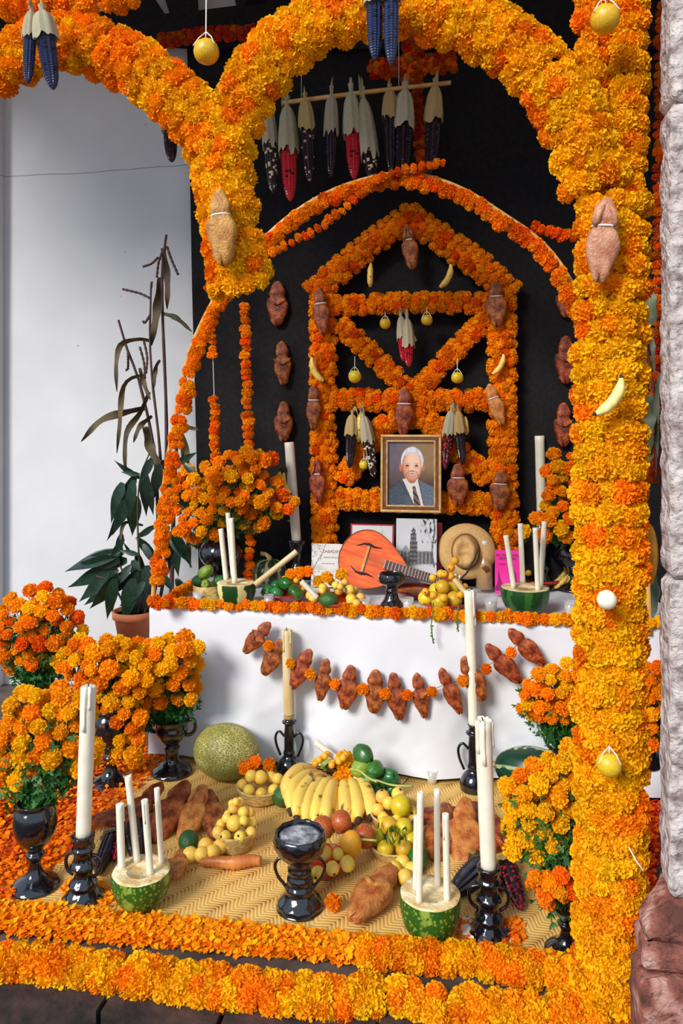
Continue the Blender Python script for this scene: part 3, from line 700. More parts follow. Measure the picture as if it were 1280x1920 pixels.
# ---------------------------------------------------------------- leaves and bouquets
def leaf_mesh(m, L=1, w=.16, droop=.5, fold=.25, wav=0, n=9):
    b = MB(); pts = []
    for j in range(n):
        t = j/(n-1); ww = w*(math.sin(math.pi*min(1, t*.94+.06))**.8)*(1-.35*t)*(1.25*(1-t)**.4); a = droop*t*1.6
        y = (math.sin(a)/(droop*1.6) if droop else t); z = -(1-math.cos(a))/(droop*1.6) if droop else 0
        for i in (-1, -.5, 0, .5, 1):
            pts.append((i*ww, y*L, z*L+abs(i)*ww*fold+wav*math.sin(t*14+i*2)*ww))
    b.grid(pts, 5, n); return b.mesh('leaf', m)
def bouquet(label, base, blobs, Y0, nfl, rpx, mix, seed, stem_to=None, foliage=900, group=None, spread=.5):
    """base: world point at the vase mouth; blobs: (u, v, a, b, weight) ellipses of flower heads; Y0 their mean depth"""
    rg = random.Random(seed); root = thing('marigold_bouquet', label, 'bouquet', base, group); o0 = V(base)
    cen = PY(blobs[0][0], blobs[0][1], Y0); s = mpp(cen); heads = []
    tries = 0
    while len(heads) < nfl and tries < 9000:
        tries += 1; x = rg.random()*sum(q[4] for q in blobs)
        for q in blobs:
            x -= q[4]
            if x <= 0: break
        a = rg.uniform(0, 6.28); rr = math.sqrt(rg.random()); du, dv = math.cos(a)*rr*q[2], math.sin(a)*rr*q[3]
        bulge = math.sqrt(max(0, 1-rr*rr))
        y = Y0-spread*bulge*q[2]*s+rg.uniform(-.02, .05)
        p = PY(q[0]+du, q[1]+dv, y); r = rpx*s*rg.uniform(.72, 1.15)
        if any((p-h[0]).length < (r+h[2])*.80 for h in heads): continue
        c = PY(q[0], q[1]+q[3]*.8, Y0+.05); ax = (p-c).normalized()+V((0, -.55, .25)); heads.append((p, ax.normalized(), r))
    b = MB()
    for (p, ax, r) in heads:
        flower(root, p-o0, ax, r, pick(mix))
        e = p-ax*r*.5; mid = o0.lerp(e, .6)-V((0, 0, .0))+V((rg.uniform(-.02, .02), rg.uniform(-.01, .03), -.03))
        b.tube([V((rg.uniform(-.02, .02), rg.uniform(-.02, .02), -.04)), mid-o0, e-o0], [.003, .0025, .002], 4)
        b.tube([e-o0-ax*r*.35, e-o0+ax*r*.15], [.3*r, .55*r], 6)
    stuff(b.obj('stems', M['stem'], root))
    f = MB()
    for k in range(foliage):
        p, ax, r = rg.choice(heads); t = rg.uniform(.22, .98); c = o0.lerp(p-ax*r, t)+V((rg.uniform(-1, 1), rg.uniform(-.6, .9), rg.uniform(-1, .6)))*(.012+.05*(1-abs(t-.55)))
        d = V((rg.uniform(-1, 1), rg.uniform(-.8, .5), rg.uniform(-1.2, .7))).normalized(); sd = d.cross(V((rg.uniform(-1, 1), rg.uniform(-1, 1), rg.uniform(-1, 1)))).normalized(); L = rg.uniform(.02, .045); w = L*.13
        f.add([c-o0, c-o0+d*L*.5+sd*w, c-o0+d*L, c-o0+d*L*.5-sd*w], [(0, 1, 2, 3)])
        for s2 in (-1, 1):
            d2 = (d+sd*s2*.9).normalized(); q0 = c-o0+d*L*.35; n2 = d2.cross(d).normalized().cross(d2)*w
            f.add([q0, q0+d2*L*.35+n2, q0+d2*L*.65, q0+d2*L*.35-n2], [(0, 1, 2, 3)])
    stuff(f.obj('foliage', M['green'], root))
    return root
# ================================================================ placements
YF, YA, YH_ = -1.37, -.02, .70      # planes: front arches, bamboo hoop, back frame
def P_(pts, Y): return [PY(u, v, Y) for u, v in pts]
FRONT = {'y': .75, 'o': .25}; BACK = {'o': .62, 'd': .38}
# ---- front arches
garland('arch_garland', 'thick golden marigold garland of the big front arch ending in a hanging pendant', P_([(453, 535), (443, 470), (428, 390), (420, 310), (440, 235), (482, 150), (545, 82), (625, 38), (705, 16), (780, 18), (860, 40), (938, 80), (1000, 130), (1052, 195), (1088, 265), (1112, 345)], YF), .100, .037, 5, FRONT, sp=.047)
garland('arch_garland', 'thick marigold garland of the half arch before the white wall', P_([(395, 262), (350, 205), (290, 150), (220, 108), (150, 84), (80, 92), (15, 122), (-70, 180)], YF+.03), .098, .037, 5, {'y': .5, 'o': .5}, sp=.048)
garland('beam_garland', 'marigold garland running level above the blue corn pair', P_([(-60, 8), (60, 4), (150, 2), (258, -6)], YF+.04), .05, .034, 3, {'o': 1})
garland('column_garland', 'broad golden marigold column beside the stone pillar', P_([(1146, 395), (1142, 600), (1140, 900), (1140, 1200), (1142, 1500), (1138, 1800), (1136, 1895)], YF), .105, .038, 6, {'y': .78, 'o': .22}, sp=.058)
garland('strand_garland', 'narrow marigold strand behind the yellow round fruit above the column', P_([(1107, -60), (1108, 60), (1108, 160), (1112, 300), (1118, 400)], YF+.03), .052, .036, 3, {'o': .7, 'y': .3})
garland('strand_garland', 'marigold strand rising along the outer side of the column', P_([(1176, -60), (1177, 100), (1176, 220), (1172, 350), (1166, 420)], YF+.02), .055, .036, 4, FRONT)
# ---- house shaped frame at the back
house = thing('flower_trellis', 'tall house-shaped frame covered in orange marigolds behind the portrait', 'frame', PY(770, 700, YH_))
bars = [([(607, 540), (606, 700), (607, 860), (611, 1022)], 27), ([(940, 545), (941, 700), (942, 860), (948, 1028)], 28), ([(592, 548), (640, 505), (700, 455), (768, 408)], 28), ([(768, 408), (830, 450), (890, 492), (952, 548)], 28),
        ([(635, 573), (770, 568), (910, 568)], 21), ([(640, 612), (700, 668), (776, 742)], 21), ([(776, 742), (840, 670), (908, 600)], 21), ([(628, 748), (770, 752), (910, 750)], 22),
        ([(645, 895), (690, 835), (725, 795), (768, 780), (812, 795), (850, 838), (912, 895)], 23), ([(640, 935), (780, 940), (915, 944)], 22)]
fl = []
for pts, hw in bars:
    path = smooth_path(P_(pts, YH_), 20); w = hw*mpp(path[0]); core(house, path, w-.032)
    fl += band_pts(path, w, .031, (0, -1, 0), 4, 85, .05)
emit(house, fl, BACK, 300)
# ---- bamboo hoop over the table
hp = [(286, 1138), (292, 1040), (302, 950), (318, 840), (340, 725), (363, 640), (412, 545), (480, 462), (560, 393), (650, 347), (760, 325), (860, 352), (950, 407), (1012, 452), (1062, 515), (1120, 640), (1170, 800), (1205, 960), (1213, 1080), (1218, 1190)]
hoop = thing('bamboo_hoop', 'tall bamboo hoop bound with orange marigolds standing over the table', 'arch', PY(286, 1138, YA))
hpath = smooth_path(P_(hp, YA), 90); b = MB(); b.tube([p-hoop.location for p in hpath], .0125, 8); b.obj('bamboo_pole', M['bamboo'], hoop)
b = MB()
for k in range(3, 88, 5):
    t = (hpath[k+1]-hpath[k-1]).normalized(); c = hpath[k]-hoop.location; b.tube([c-t*.006, c, c+t*.006], [.0125, .0155, .0125], 8)
b.obj('bamboo_nodes', M['bamboo'], hoop)
cen = PY(768, 800, YA); inner = [p+(cen-p).normalized()*.036 for p in hpath]
emit(hoop, band_pts(inner[2:20], .048, .029, (0, -1, 0), 2, 70, .046)+band_pts(inner[20:70], .04, .029, (0, -1, 0), 2, 70, .040)+band_pts(inner[70:86], .048, .029, (0, -1, 0), 2, 70, .046), {'o': .6, 'd': .4})
# ---- hanging strings and swags
string_garland('flower_string', 'marigold string swagged from the pendant up to the cross', P_([(486, 486), (540, 458), (590, 432), (640, 396), (690, 352), (745, 322), (832, 306)], -.07), .024, .036, {'o': .5, 'd': .5}, 'stem')
string_garland('flower_string', 'short marigold string running level into the right column', P_([(1005, 425), (1040, 438), (1075, 444)], .0), .032, .030, {'d': 1}, 'stem')
string_garland('flower_string', 'hanging marigold string with a bare middle stretch before the black cloth edge', P_([(388, 420), (393, 500), (398, 640), (402, 760), (405, 866)], .5), .031, .036, {'o': .5, 'd': .5}, gaps=((.28, .42), (.56, .73)))
string_garland('flower_string', 'long hanging marigold string reaching into the bouquet on the table', P_([(459, 575), (462, 700), (467, 830), (470, 980), (466, 1085)], .45), .033, .040, {'o': .7, 'd': .3})
string_garland('flower_string', 'rust marigold string hanging beside the stone pillar', P_([(1240, 10), (1236, 200), (1232, 450), (1228, 700), (1222, 900)], .3), .031, .043, {'d': .6, 'r': .4})
garland('table_garland', 'marigold string laid on the table along its left end', [PZ(305, 1135, TZ+.03), PZ(335, 1112, TZ+.03), PZ(372, 1092, TZ+.03)], .03, .03, 2, {'o': .7, 'd': .3}, n=(0, -.4, 1))
garland('beam_garland', 'shade-darkened rust garland high behind the hanging yellow lime', P_([(308, 78), (380, 66), (470, 62), (560, 58)], .55), .045, .028, 3, {'r': 1})  # heads coloured dark to stand for the shade up here
# ---- cross
cross = thing('flower_cross', 'shade-darkened rust flower cross hanging high before the black cloth', 'cross', PY(772, 125, .45))
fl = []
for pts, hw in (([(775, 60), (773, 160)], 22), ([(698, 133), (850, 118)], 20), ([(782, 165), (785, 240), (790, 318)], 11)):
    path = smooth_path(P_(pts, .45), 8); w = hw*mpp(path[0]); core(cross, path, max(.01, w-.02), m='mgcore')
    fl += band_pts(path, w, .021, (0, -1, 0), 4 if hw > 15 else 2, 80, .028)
emit(cross, fl, {'r': .75, 'd': .25})  # most heads carry the roof's shade in their colour
# ---- marigold row along the table edge
edge = thing('table_garland', 'row of marigold heads along the front edge of the table', 'garland', (TL, -.01, TZ)); x = TL+.02
while x < .93:
    for z_, y_ in ((.024, -.02),):
        flower(edge, V((x, y_+ru(-.012, .012), TZ+z_+ru(-.004, .01)))-edge.location, (ru(-.6, .6), -1, ru(0, .9)), ru(.027, .036), pick({'o': .6, 'y': .25, 'd': .15}))
    x += ru(.034, .048)
p = PY(826, 1153, -.06); rt = thing('loose_marigold', 'bright yellow marigold hanging over the table edge under the fruit plate', 'flower', p); flower(rt, V((0, 0, 0)), (0, -1, .1), .03, 'y')
# ---- bread on the black cloth, frame and front garlands
for lb, u, a, c, Y, k, ti, ar, tl, w in [
    ('topmost bread figure on the black cloth left of the frame', 520, 528, 611, .752, 'd', 0, 0, 0, 1.0),
    ('middle bread figure on the black cloth left of the frame', 530, 640, 722, .752, 'd', 0, 0, -3, .95),
    ('lowest bread figure on the black cloth, above the tall candle', 532, 752, 828, .752, 'd', 0, 0, 0, .95),
    ('topmost bread figure on the black cloth beside the right column', 1058, 528, 596, .752, 'd', 0, 0, -6, 1.05),
    ('second bread figure on the black cloth beside the right column', 1060, 630, 720, .752, 'd', 0, 0, 0, .95),
    ('third bread figure on the black cloth beside the right column', 1056, 755, 838, .752, 'd', 0, 0, 0, .95),
    ('bread figure hanging under the peak of the flower frame', 768, 422, 506, .61, 'd', 1, 1, -7, .8),
    ('tied bread figure on the left shoulder of the flower frame', 602, 540, 628, .61, 'd', 1, None, -6, .85),
    ('dark tied bread figure on the right shoulder of the flower frame', 930, 527, 613, .61, 'd', 1, None, -2, .95),
    ('dark tied bread figure on the left post beside the hanging corn', 588, 722, 806, .61, 'd', 1, None, 0, .8),
    ('pale tied bread figure on the right post, tilted', 929, 720, 797, .61, 'l', 1, None, -18, .85),
    ('large dark bread figure directly above the portrait', 757, 727, 816, .61, 'd', 1, None, 2, .95),
    ('slim split bread figure low on the left post', 595, 861, 943, .61, 'd', 1, 1, -2, .75),
    ('bread figure just right of the portrait', 858, 869, 948, .61, 'd', 1, None, 0, 1.0),
    ('broad dark bread figure low on the right post', 937, 882, 957, .61, 'd', 1, None, 3, 1.1),
    ('large pale tied bread figure on the hanging pendant', 415, 355, 500, YF-.13, 'l', 1, None, -4, .85),
    ('large pinkish tied bread figure high on the right column', 1130, 372, 530, YF-.14, 'p', 1, 1, 5, .93)]:
    bread_wall(lb, u, a, c, Y, k, bool(ti), ar, tl, w)
# ---- bread string across the tablecloth
S = [((505, 1168), (458, 1224), 1.05), ((527, 1200), (494, 1266), .95), ((581, 1218), (545, 1292), .9), ((612, 1236), (600, 1314), .95), ((659, 1247), (645, 1330), 1.0), ((704, 1256), (701, 1338), 1.0), ((736, 1261), (750, 1350), .9), ((780, 1263), (797, 1346), .9), ((826, 1254), (864, 1338), .85), ((868, 1232), (907, 1314), .95), ((911, 1209), (976, 1280), .9), ((954, 1181), (1021, 1247), .95)]
words = ['first', 'second', 'third', 'fourth', 'fifth', 'sixth', 'seventh', 'eighth', 'ninth', 'tenth', 'eleventh', 'twelfth']
for i, (h, t, w) in enumerate(S):
    a = PY(*h, -.075); c = PY(*t, -.075); d = a-c
    bread('%s bread figure from the left on the tablecloth string' % words[i], (a+c)/2, d.length, roty(math.atan2(d.x, d.z)), 'd', False, 0 if i in (0, 7) else None, 'bread figures strung across the tablecloth', w*.95)
st = [(500, 1190), (507, 1207), (548, 1240), (585, 1260), (630, 1278), (682, 1287), (724, 1296), (765, 1298), (810, 1292), (867, 1272), (911, 1250), (957, 1219), (980, 1200)]
fs_ = thing('flower_string', 'thin string with single marigolds between the breads on the tablecloth', 'garland', PY(500, 1190, -.06)); sp_ = P_(st, -.06)
MB().tube([p-fs_.location for p in smooth_path(sp_, 60)], .0018, 5).obj('string', M['stem'], fs_)
for p in sp_[1:-1]: flower(fs_, p-fs_.location+V((0, -.035, 0)), (ru(-.4, .4), -1, ru(-.2, .5)), .028, pick({'o': .8, 'd': .2}))
# ---- corn on the bamboo stick
a, c = PY(528, 193, .35), PY(845, 155, .35)
stick = thing('bamboo_stick', 'bamboo stick holding the row of hanging corn cobs', 'stick', a); MB().tube([V((0, 0, 0)), (c-a)*.5+V((0, 0, .004)), c-a], [.013, .0125, .012], 10).obj('cane', M['bamboo'], stick)
for t in (.12, .70): q = (c-a)*t; MB().tube([q, V((q.x, q.y, 4.92-a.z))], .0018, 5).obj('string', M['twine'], stick)
for lb, u, vt, vh, vb, w, kd, hk, u2 in [
    ('bright red corn cob, first on the bamboo stick', 540, 193, 258, 377, 31, 'red', 'p', 544),
    ('dark corn cob with pink kernels, second on the bamboo stick', 574, 185, 226, 340, 26, 'darkpink', 'y', 580),
    ('slim dark corn cob in a thin husk, third on the bamboo stick', 621, 172, 226, 332, 22, 'dark', 'p', 620),
    ('bright red corn cob, middle of the bamboo stick', 660, 168, 226, 336, 29, 'red', 'p', 664),
    ('dark corn cob under a long pale husk on the bamboo stick', 689, 178, 258, 340, 28, 'darkcream', 'p', 698),
    ('dark corn cob in a short reddish husk on the bamboo stick', 731, 182, 205, 325, 26, 'dark', 'y', 733),
    ('wide dark corn cob in a short white husk on the bamboo stick', 757, 178, 218, 345, 34, 'dark', 'p', 752),
    ('dark corn cob at the outer end of the bamboo stick', 813, 165, 208, 326, 30, 'dark', 'y', 806),
    ('speckled dark corn cob hanging behind the arch left of the stick', 505, 205, 250, 362, 24, 'darkcream', 'p', 512)]:
    corn_hang(lb, u, min(vt, 193-(u-528)*.12)-9, vh, vb, .35, w, kd, hk, u2)
for lb, u, vt, vh, vb, Y, w, kd, hk, u2 in [
    ('blue corn cob, slimmer of the pair on the half arch', 57, 12, 55, 158, YF-.14, 24, 'blue', 'p', 52),
    ('blue corn cob, wider of the pair on the half arch', 84, 10, 56, 168, YF-.14, 36, 'blue', 'p', 100),
    ('blue corn cob, darker of the pair at the top of the big arch', 702, -40, -6, 112, YF-.14, 33, 'blue', 'p', 703),
    ('blue corn cob, brighter of the pair at the top of the big arch', 733, -40, -8, 122, YF-.15, 31, 'blue', 'p', 733),
    ('red corn cob, shorter of the pair inside the flower frame', 753, 585, 622, 677, .60, 17, 'red', 'p', 756),
    ('red corn cob, longer of the pair inside the flower frame', 764, 588, 632, 688, .60, 20, 'red', 'p', 766),
    ('plain dark corn cob left of the portrait', 659, 770, 803, 878, .60, 21, 'dark', 'y', 655),
    ('dark corn cob with cream kernels left of the portrait', 687, 770, 813, 896, .60, 21, 'darkcream', 'p', 701),
    ('maroon corn cob right of the portrait', 843, 762, 800, 880, .60, 20, 'maroon', 'p', 834),
    ('black corn cob right of the portrait', 860, 762, 798, 872, .60, 21, 'dark', 'y', 867),
    ('black corn cob hanging under the half arch before the wall', 318, 236, 244, 304, -1.30, 26, 'dark', 'p', 322)]:
    corn_hang(lb, u, vt, vh, vb, Y, w, kd, hk, u2)
# ---- hanging fruit
def hang_fruit(label, u, v, rp, Y, kind, vtop, group=None, name='hanging_fruit'):
    p = PY(u, v, Y); s = mpp(p); r = rp*s
    root = thing(name, label, 'fruit', p, group); put('skin', random.choice(FM[kind]), root, scale=r)
    top = PY(u, vtop, Y)-p; b = MB(); b.tube([V((0, -r*.2, r*.95)), V((0, -r*.1, r*1.5)), top], .0022, 5)
    for sg in (-1, 1): b.tube([V((0, -r*.1, r*1.5)), V((sg*r*.5, -r*.3, r*.98)), V((sg*r*.85, -r*.62, r*.25))], .002, 5)
    b.obj('string', M['twine'], root); return root
hang_fruit('big yellow lime hanging on a white string between the arches', 387, 97, 24, YF-.02, 'lime', -60)
hang_fruit('big yellow fruit hanging in front of the upper strands', 1134, 36, 27, YF-.13, 'lime', -40)
hang_fruit('left yellow lime of the pair under the upper beam', 722, 607, 10.5, .61, 'lime', 585)
hang_fruit('right yellow lime of the pair under the upper beam', 800, 600, 11, .61, 'lime', 577)
hang_fruit('yellow lime hanging under the left diagonal of the frame', 665, 706, 12.5, .61, 'lime', 668)
hang_fruit('yellow lime hanging under the right diagonal of the frame', 857, 708, 11.5, .61, 'lime', 672)
hang_fruit('small yellow lime behind the speckled corn left of the portrait', 682, 872, 9, .64, 'lime', 850)
hang_fruit('lone greenish lime low on the right column', 1141, 1433, 23, YF-.14, 'lime', 1405)
p = PY(1134, 1117, YF-.13); r = 18*mpp(p); hf = thing('round_fruit', 'small white round fruit pinned midway on the right column', 'fruit', p)
MB().ball((0, 0, 0), r, 16, 10).obj('skin', mat('white_rind', (.88, .82, .55), (.92, .88, .7), 6, .5), hf); MB().lathe([(.001, 0), (r*.25, -.004), (r*.3, .004), (r*.2, .008), (.001, .004)], 12, c=(-r*.1, 0, 0)).obj('pith', M['guava'], hf).rotation_euler = (math.pi/2, 0, 0)
hf.children[-1].location = (0, -r*.97, -r*.2)
# ---- hanging bananas
def ban1(label, u, va, vb, Y, k, rot):
    p = PY(u, (va+vb)/2, Y); L = (vb-va)*mpp(p); root = thing('hanging_banana', label, 'banana', p, None, rot); banana(root, (0, 0, 0), Q(), L, k, 'peel')
ban1('banana hanging under the left roof slope of the frame', 695, 490, 543, .60, 'b', rotz(0) @ roty(.03))
ban1('banana hanging under the right roof slope of the frame', 832, 487, 545, .60, 'b', roty(.45) @ rotz(math.pi/2))
ban1('banana tied to the left post of the frame', 598, 660, 722, .60, 'b', roty(-.45) @ rotz(-math.pi/2))
ban1('banana tied to the right post of the frame', 931, 655, 708, .60, 'b', roty(.5) @ rotz(math.pi/2))
ban1('pale banana on the golden right column', 1137, 690, 790, YF-.14, 'p', roty(.6) @ rotz(math.pi/2))
ban1('yellow banana behind the red corn pair in the frame', 775, 592, 645, .64, 'b', roty(-.35) @ rotz(-math.pi/2))
ban1('yellow banana behind the plain dark corn left of the portrait', 675, 765, 835, .64, 'b', roty(.1))
ban1('yellow banana beside the black corn right of the portrait', 874, 778, 818, .64, 'b', roty(-.1))
def bunch(label, p, L, spec, hubr=.03):
    root = thing('banana_bunch', label, 'bananas', p); b = MB(); b.ball((0, 0, 0), hubr, 10, 6); b.obj('crown', M['btip'], root)
    for (loc, rot) in spec: banana(root, loc, rot, L)
    return root
p = PY(530, 882, .55); L = 52*mpp(p)
bunch('small bunch of bananas hanging beside the tall table candle', p, L, [((x*L, -.02-.01*i, -L*.42), rotz(.5-.5*i) @ rotx(.15) @ roty(.5-.33*i)) for i, x in enumerate((-.28, -.1, .08, .28))])
p = PY(1216, 1035, .1); rt = thing('hanging_fruit', 'long yellow fruit hanging beside the stone pillar', 'fruit', p); put('skin', FM['mango'][0], rt, scale=(.05, .05, .14))
# ================================================================ on the table
def T(u, v): return PZ(u, v, TZ+.004)
# portrait
def raster(name, w, h, nx, ny, fn, parent, loc, rough=.5):
    pts = [(-w/2+w*i/(nx-1), 0, -h/2+h*j/(ny-1)) for j in range(ny) for i in range(nx)]
    b = MB(); b.grid(pts, nx, ny); m = mat(name+'_ink', (1, 1, 1), rough=rough); Nn, L, bs = nodes_of(m); at = Nn.new('ShaderNodeVertexColor'); at.layer_name = 'print'; L.new(at.outputs[0], bs.inputs['Base Color'])
    me = b.mesh(name, m, smooth=False); ca = me.color_attributes.new('print', 'FLOAT_COLOR', 'POINT'); buf = []
    for j in range(ny):
        for i in range(nx):
            c = fn(i/(nx-1), 1-j/(ny-1)); buf += [*(x**2.2 for x in c), 1]
    ca.data.foreach_set('color', buf); return put(name, me, parent, loc)
def ss(a, b, x):
    t = min(1, max(0, (x-a)/(b-a))); return t*t*(3-2*t)
def mixc(a, b, t): return tuple(p+(q-p)*t for p, q in zip(a, b))
def ell(x, y, cx, cy, rx, ry): return math.hypot((x-cx)/rx, (y-cy)/ry)
def portrait_px(x, y):                      # printed studio portrait of an elderly man in a grey suit
    X = x*.78; g = noise.noise(V((x*9, y*9, 0)))*.03
    c = mixc((.42, .38, .42), (.60, .47, .33), ss(.1, .75, x)); c = mixc(c, (.32, .24, .22), ss(.35, .75, y)); c = tuple(q+g for q in c)
    # shoulders
    sl = .60+.16*ss(.36, .0, x)+.10*ss(.62, 1.0, x)
    if y > sl and not (.34 < x < .66 and y < .70):
        t = .30+.10*noise.noise(V((x*40, y*40, 2)))+.12*ss(.2, .8, x); c = (t*.95, t*1.05, t*1.22)
    jl = .30+(y-.56)*.62; jr = .66+(y-.62)*.30
    if y > .56 and jl < x < jr and y > .545+.22*abs(x-.52): c = (.90, .87, .82)
    if y > .60 and abs(x-(jl-.07-.02*math.sin(y*14))) < .007 and x < .42: c = (.12, .12, .16)
    if y > .60 and abs(x-jl) < .008: c = (.16, .16, .2)
    if y > .60 and abs(x-jr) < .008: c = (.2, .2, .25)
    tx = .56+(y-.70)*.28; tw_ = .035+max(0, y-.76)*.18
    if y > .695 and abs(x-tx) < tw_:
        s = math.sin((x-y*1.2)*52); c = (.16, .17, .30) if s < .25 else ((.72, .60, .45) if s < .7 else (.45, .25, .2))
    # neck, ears, head, hair
    if ell(x, y, .52, .56, .105, .09) < 1: c = (.66, .42, .30)
    for ex in (.285, .755):
        if ell(x, y, ex, .40, .032, .062) < 1: c = (.80, .47, .35)
    if ell(x, y, .525, .30, .235, .215) < 1: c = mixc((.90, .90, .94), (.80, .80, .86), ss(.1, .5, noise.noise(V((x*18, y*5, 3)))))
    hd = ell(x, y, .52, .375, .205, .245)
    jaw = ell(x, y, .52, .42, .195, .205)
    if (hd < 1 and y > .17) or jaw < 1:
        lt = ss(.85, .25, math.hypot((x-.56)/.35, (y-.30)/.45)); c = mixc((.84, .50, .36), (1.0, .82, .70), lt); c = mixc(c, (.62, .30, .2), ss(.8, 1.05, min(hd, jaw))*.5)
        if y < .19+.04*abs(x-.52)*4: c = (.84, .83, .87)
        for ex in (.425, .615):
            if ell(x, y, ex, .345, .06, .010) < 1: c = (.78, .68, .64)                 # brow
            e = ell(x, y, ex, .378, .036, .011)
            if e < 1: c = (.26, .15, .12)
            elif e < 1.6: c = mixc(c, (.72, .45, .34), .5)
            if ell(x, y, ex, .41, .06, .018) < 1: c = mixc(c, (.80, .54, .42), .5)
        if ell(x, y, .525, .42, .03, .055) < 1: c = mixc(c, (1, .82, .7), .55)
        if ell(x, y, .525, .462, .055, .018) < 1: c = mixc(c, (.60, .32, .24), .55)
        for q in (-1, 1):
            lx = .525+q*(.075+.05*ss(.45, .53, y))
            if .45 < y < .55 and abs(x-lx) < .008: c = mixc(c, (.5, .24, .17), .7)
        my = .522-.9*(x-.525)**2*2
        if abs(x-.525) < .07 and abs(y-my) < .009: c = (.92, .88, .84)
        if abs(x-.525) < .085 and .009 < abs(y-my) < .018: c = (.62, .25, .2)
    return tuple(min(1, max(0, q)) for q in c)
pc = PY(770, 888, .60); s = mpp(pc); w, h = 114*s, 146*s
port = thing('framed_portrait', 'gold and brown framed portrait photograph of an elderly man in grey suit', 'picture frame', pc, None, rotx(-.04))
def frame_ring(w, h, t, d, y, m, name, parent):
    b = MB(); bv = t*.25
    for (cx, cz, dx, dz) in ((0, h/2-t/2, w, t), (0, -h/2+t/2, w, t), (-w/2+t/2, 0, t, h-2*t), (w/2-t/2, 0, t, h-2*t)): b.box((cx, y, cz), (dx, d, dz))
    o = b.obj(name, m, parent, smooth=False); bm_ = o.modifiers.new('edge', 'BEVEL'); bm_.width = bv; bm_.segments = 2; return o
M['gold'] = mat('gold_moulding', (.72, .42, .11), (.88, .62, .26), 30, .3, metal=.75); M['brownf'] = mat('brown_moulding', (.16, .04, .015), (.25, .07, .025), 20, .3, coat=.3)
frame_ring(w, h, .016, .026, 0, M['gold'], 'outer_gilt_edge', port); frame_ring(w-.03, h-.03, .018, .020, .002, M['brownf'], 'brown_moulding', port); frame_ring(w-.064, h-.064, .010, .024, 0, M['gold'], 'inner_gilt_edge', port)
MB().box((0, .014, 0), (w-.01, .006, h-.01)).obj('backing', M['darkwood'], port, smooth=False)
raster('portrait_print', w-.076, h-.076, 96, 128, portrait_px, port, (0, .004, 0), .3)
# drawings and books
def church_px(x, y):
    y = y*1.34
    n = noise.noise(V((x*40, y*40, 5))); n2 = noise.noise(V((x*90, y*90, 9))); g = .80+.03*noise.noise(V((x*4, y*4, 1)))+.02*n2; d = 0
    tw2 = .07+.02*(y > .42)-.03*(y < .28)
    if .22 < y < .80 and abs(x-.43) < tw2: d = .30+.22*abs(math.sin(y*38))+.15*n
    if .17 < y < .24 and abs(x-.43) < .012+.05*(y-.17)/.07: d = .45
    if y > .60-.10*math.exp(-((x-.24)/.07)**2) and .12 < x < .92 and y < .84: d = max(d, .20+.3*max(0, n)+.22*abs(math.sin(x*34))*(y > .62))
    if .60 < y < .64 and x < .2: d = max(d, .15)
    if .80 < y < .88: d = max(d, .32*max(0, 1-abs(y-.84-.03*math.sin(x*6))/.05)+.2*n)
    if x > .60 and y < .45: d = max(d, .55*ss(.10, .35, noise.noise(V((x*16, y*12, 3)))))
    if abs(x-.92-.03*math.sin(y*8)) < .018 and y < .9: d = max(d, .45+.2*n)
    if y < .50 and abs((x-.92)+(.50-y)*.55) < .006: d = .4
    g -= max(0, d); return (g, g, g*1.02)
def page(label, u, v, wp, hp, Y, fn, nx, ny, edge=None, cover='white', name='drawing', cat='drawing', tilt=-.1, yaw=0, dthick=.008):
    p = PY(u, v, Y); s = mpp(p); w, h = wp*s, hp*s; root = thing(name, label, cat, p, None, rotz(yaw) @ rotx(tilt))
    MB().box((0, dthick*.5+.001, 0), (w+(.02 if edge else 0), dthick, h+(.016 if edge else 0))).obj('cover' if edge else 'card', M[edge or cover], root, smooth=False)
    if fn: raster('sketch_print', w, h, nx, ny, fn, root, (0, -.0006, 0), .8)
    return root, w, h
M['redcover'] = mat('red_book_cover', (.42, .01, .03), rough=.5); M['pinkcover'] = mat('pink_booklet_cover', (.90, .012, .30), (.98, .05, .42), 5, .35); M['ink'] = mat('dark_ink', (.03, .01, .02), rough=.6)
page('pencil drawing of a church tower with a tree leaning behind the mandolin', 780, 1040, 76, 134, .60, church_px, 78, 130)
def scrib_px(x, y):
    g = .82+.02*noise.noise(V((x*5, y*5, 2)))
    if abs(x-.72-.05*math.sin(y*5)) < .008 and y < .35: g -= .2
    if abs(y-.5) < .02 and .78 < x < .84: g -= .5
    return (g, g, g)
page('pale page in a red-edged book behind the mandolin', 697, 1046, 76, 120, .66, scrib_px, 40, 40, 'redcover', name='open_book', cat='book')
page('red-covered book half hidden behind the church drawing', 803, 1044, 44, 122, .66, None, 0, 0, 'redcover', cover='redcover', name='red_book', cat='book')
def card_px(x, y):
    y = y*1.28
    g = .86+.02*noise.noise(V((x*5, y*5, 2))); c = [g, g*.985, g*.96]; d = 0
    if y > .35 and abs(x-(.08+.03*(y-.7)+max(0, .72-y)*.62)) < .012: d = .5          # branch
    if y < .72 and y > .5 and abs(x-.06+(.72-y)*.25) < .012: d = .45
    if y < .5 and abs(x-.28-(.5-y)*.35) < .014: d = .3
    if y < .45 and noise.noise(V((x*22, y*22, 4))) > .28 and x < .38: d = max(d, .35)
    if .60 < y < .78: d = max(d, .08*ss(.62, .8, y+.08*math.sin(x*7)))
    if y > .80 and noise.noise(V((x*12, y*14, 8))) > .2: c[0] -= .12; c[1] -= .28; c[2] -= .25
    return tuple(max(0, q-d) for q in c)
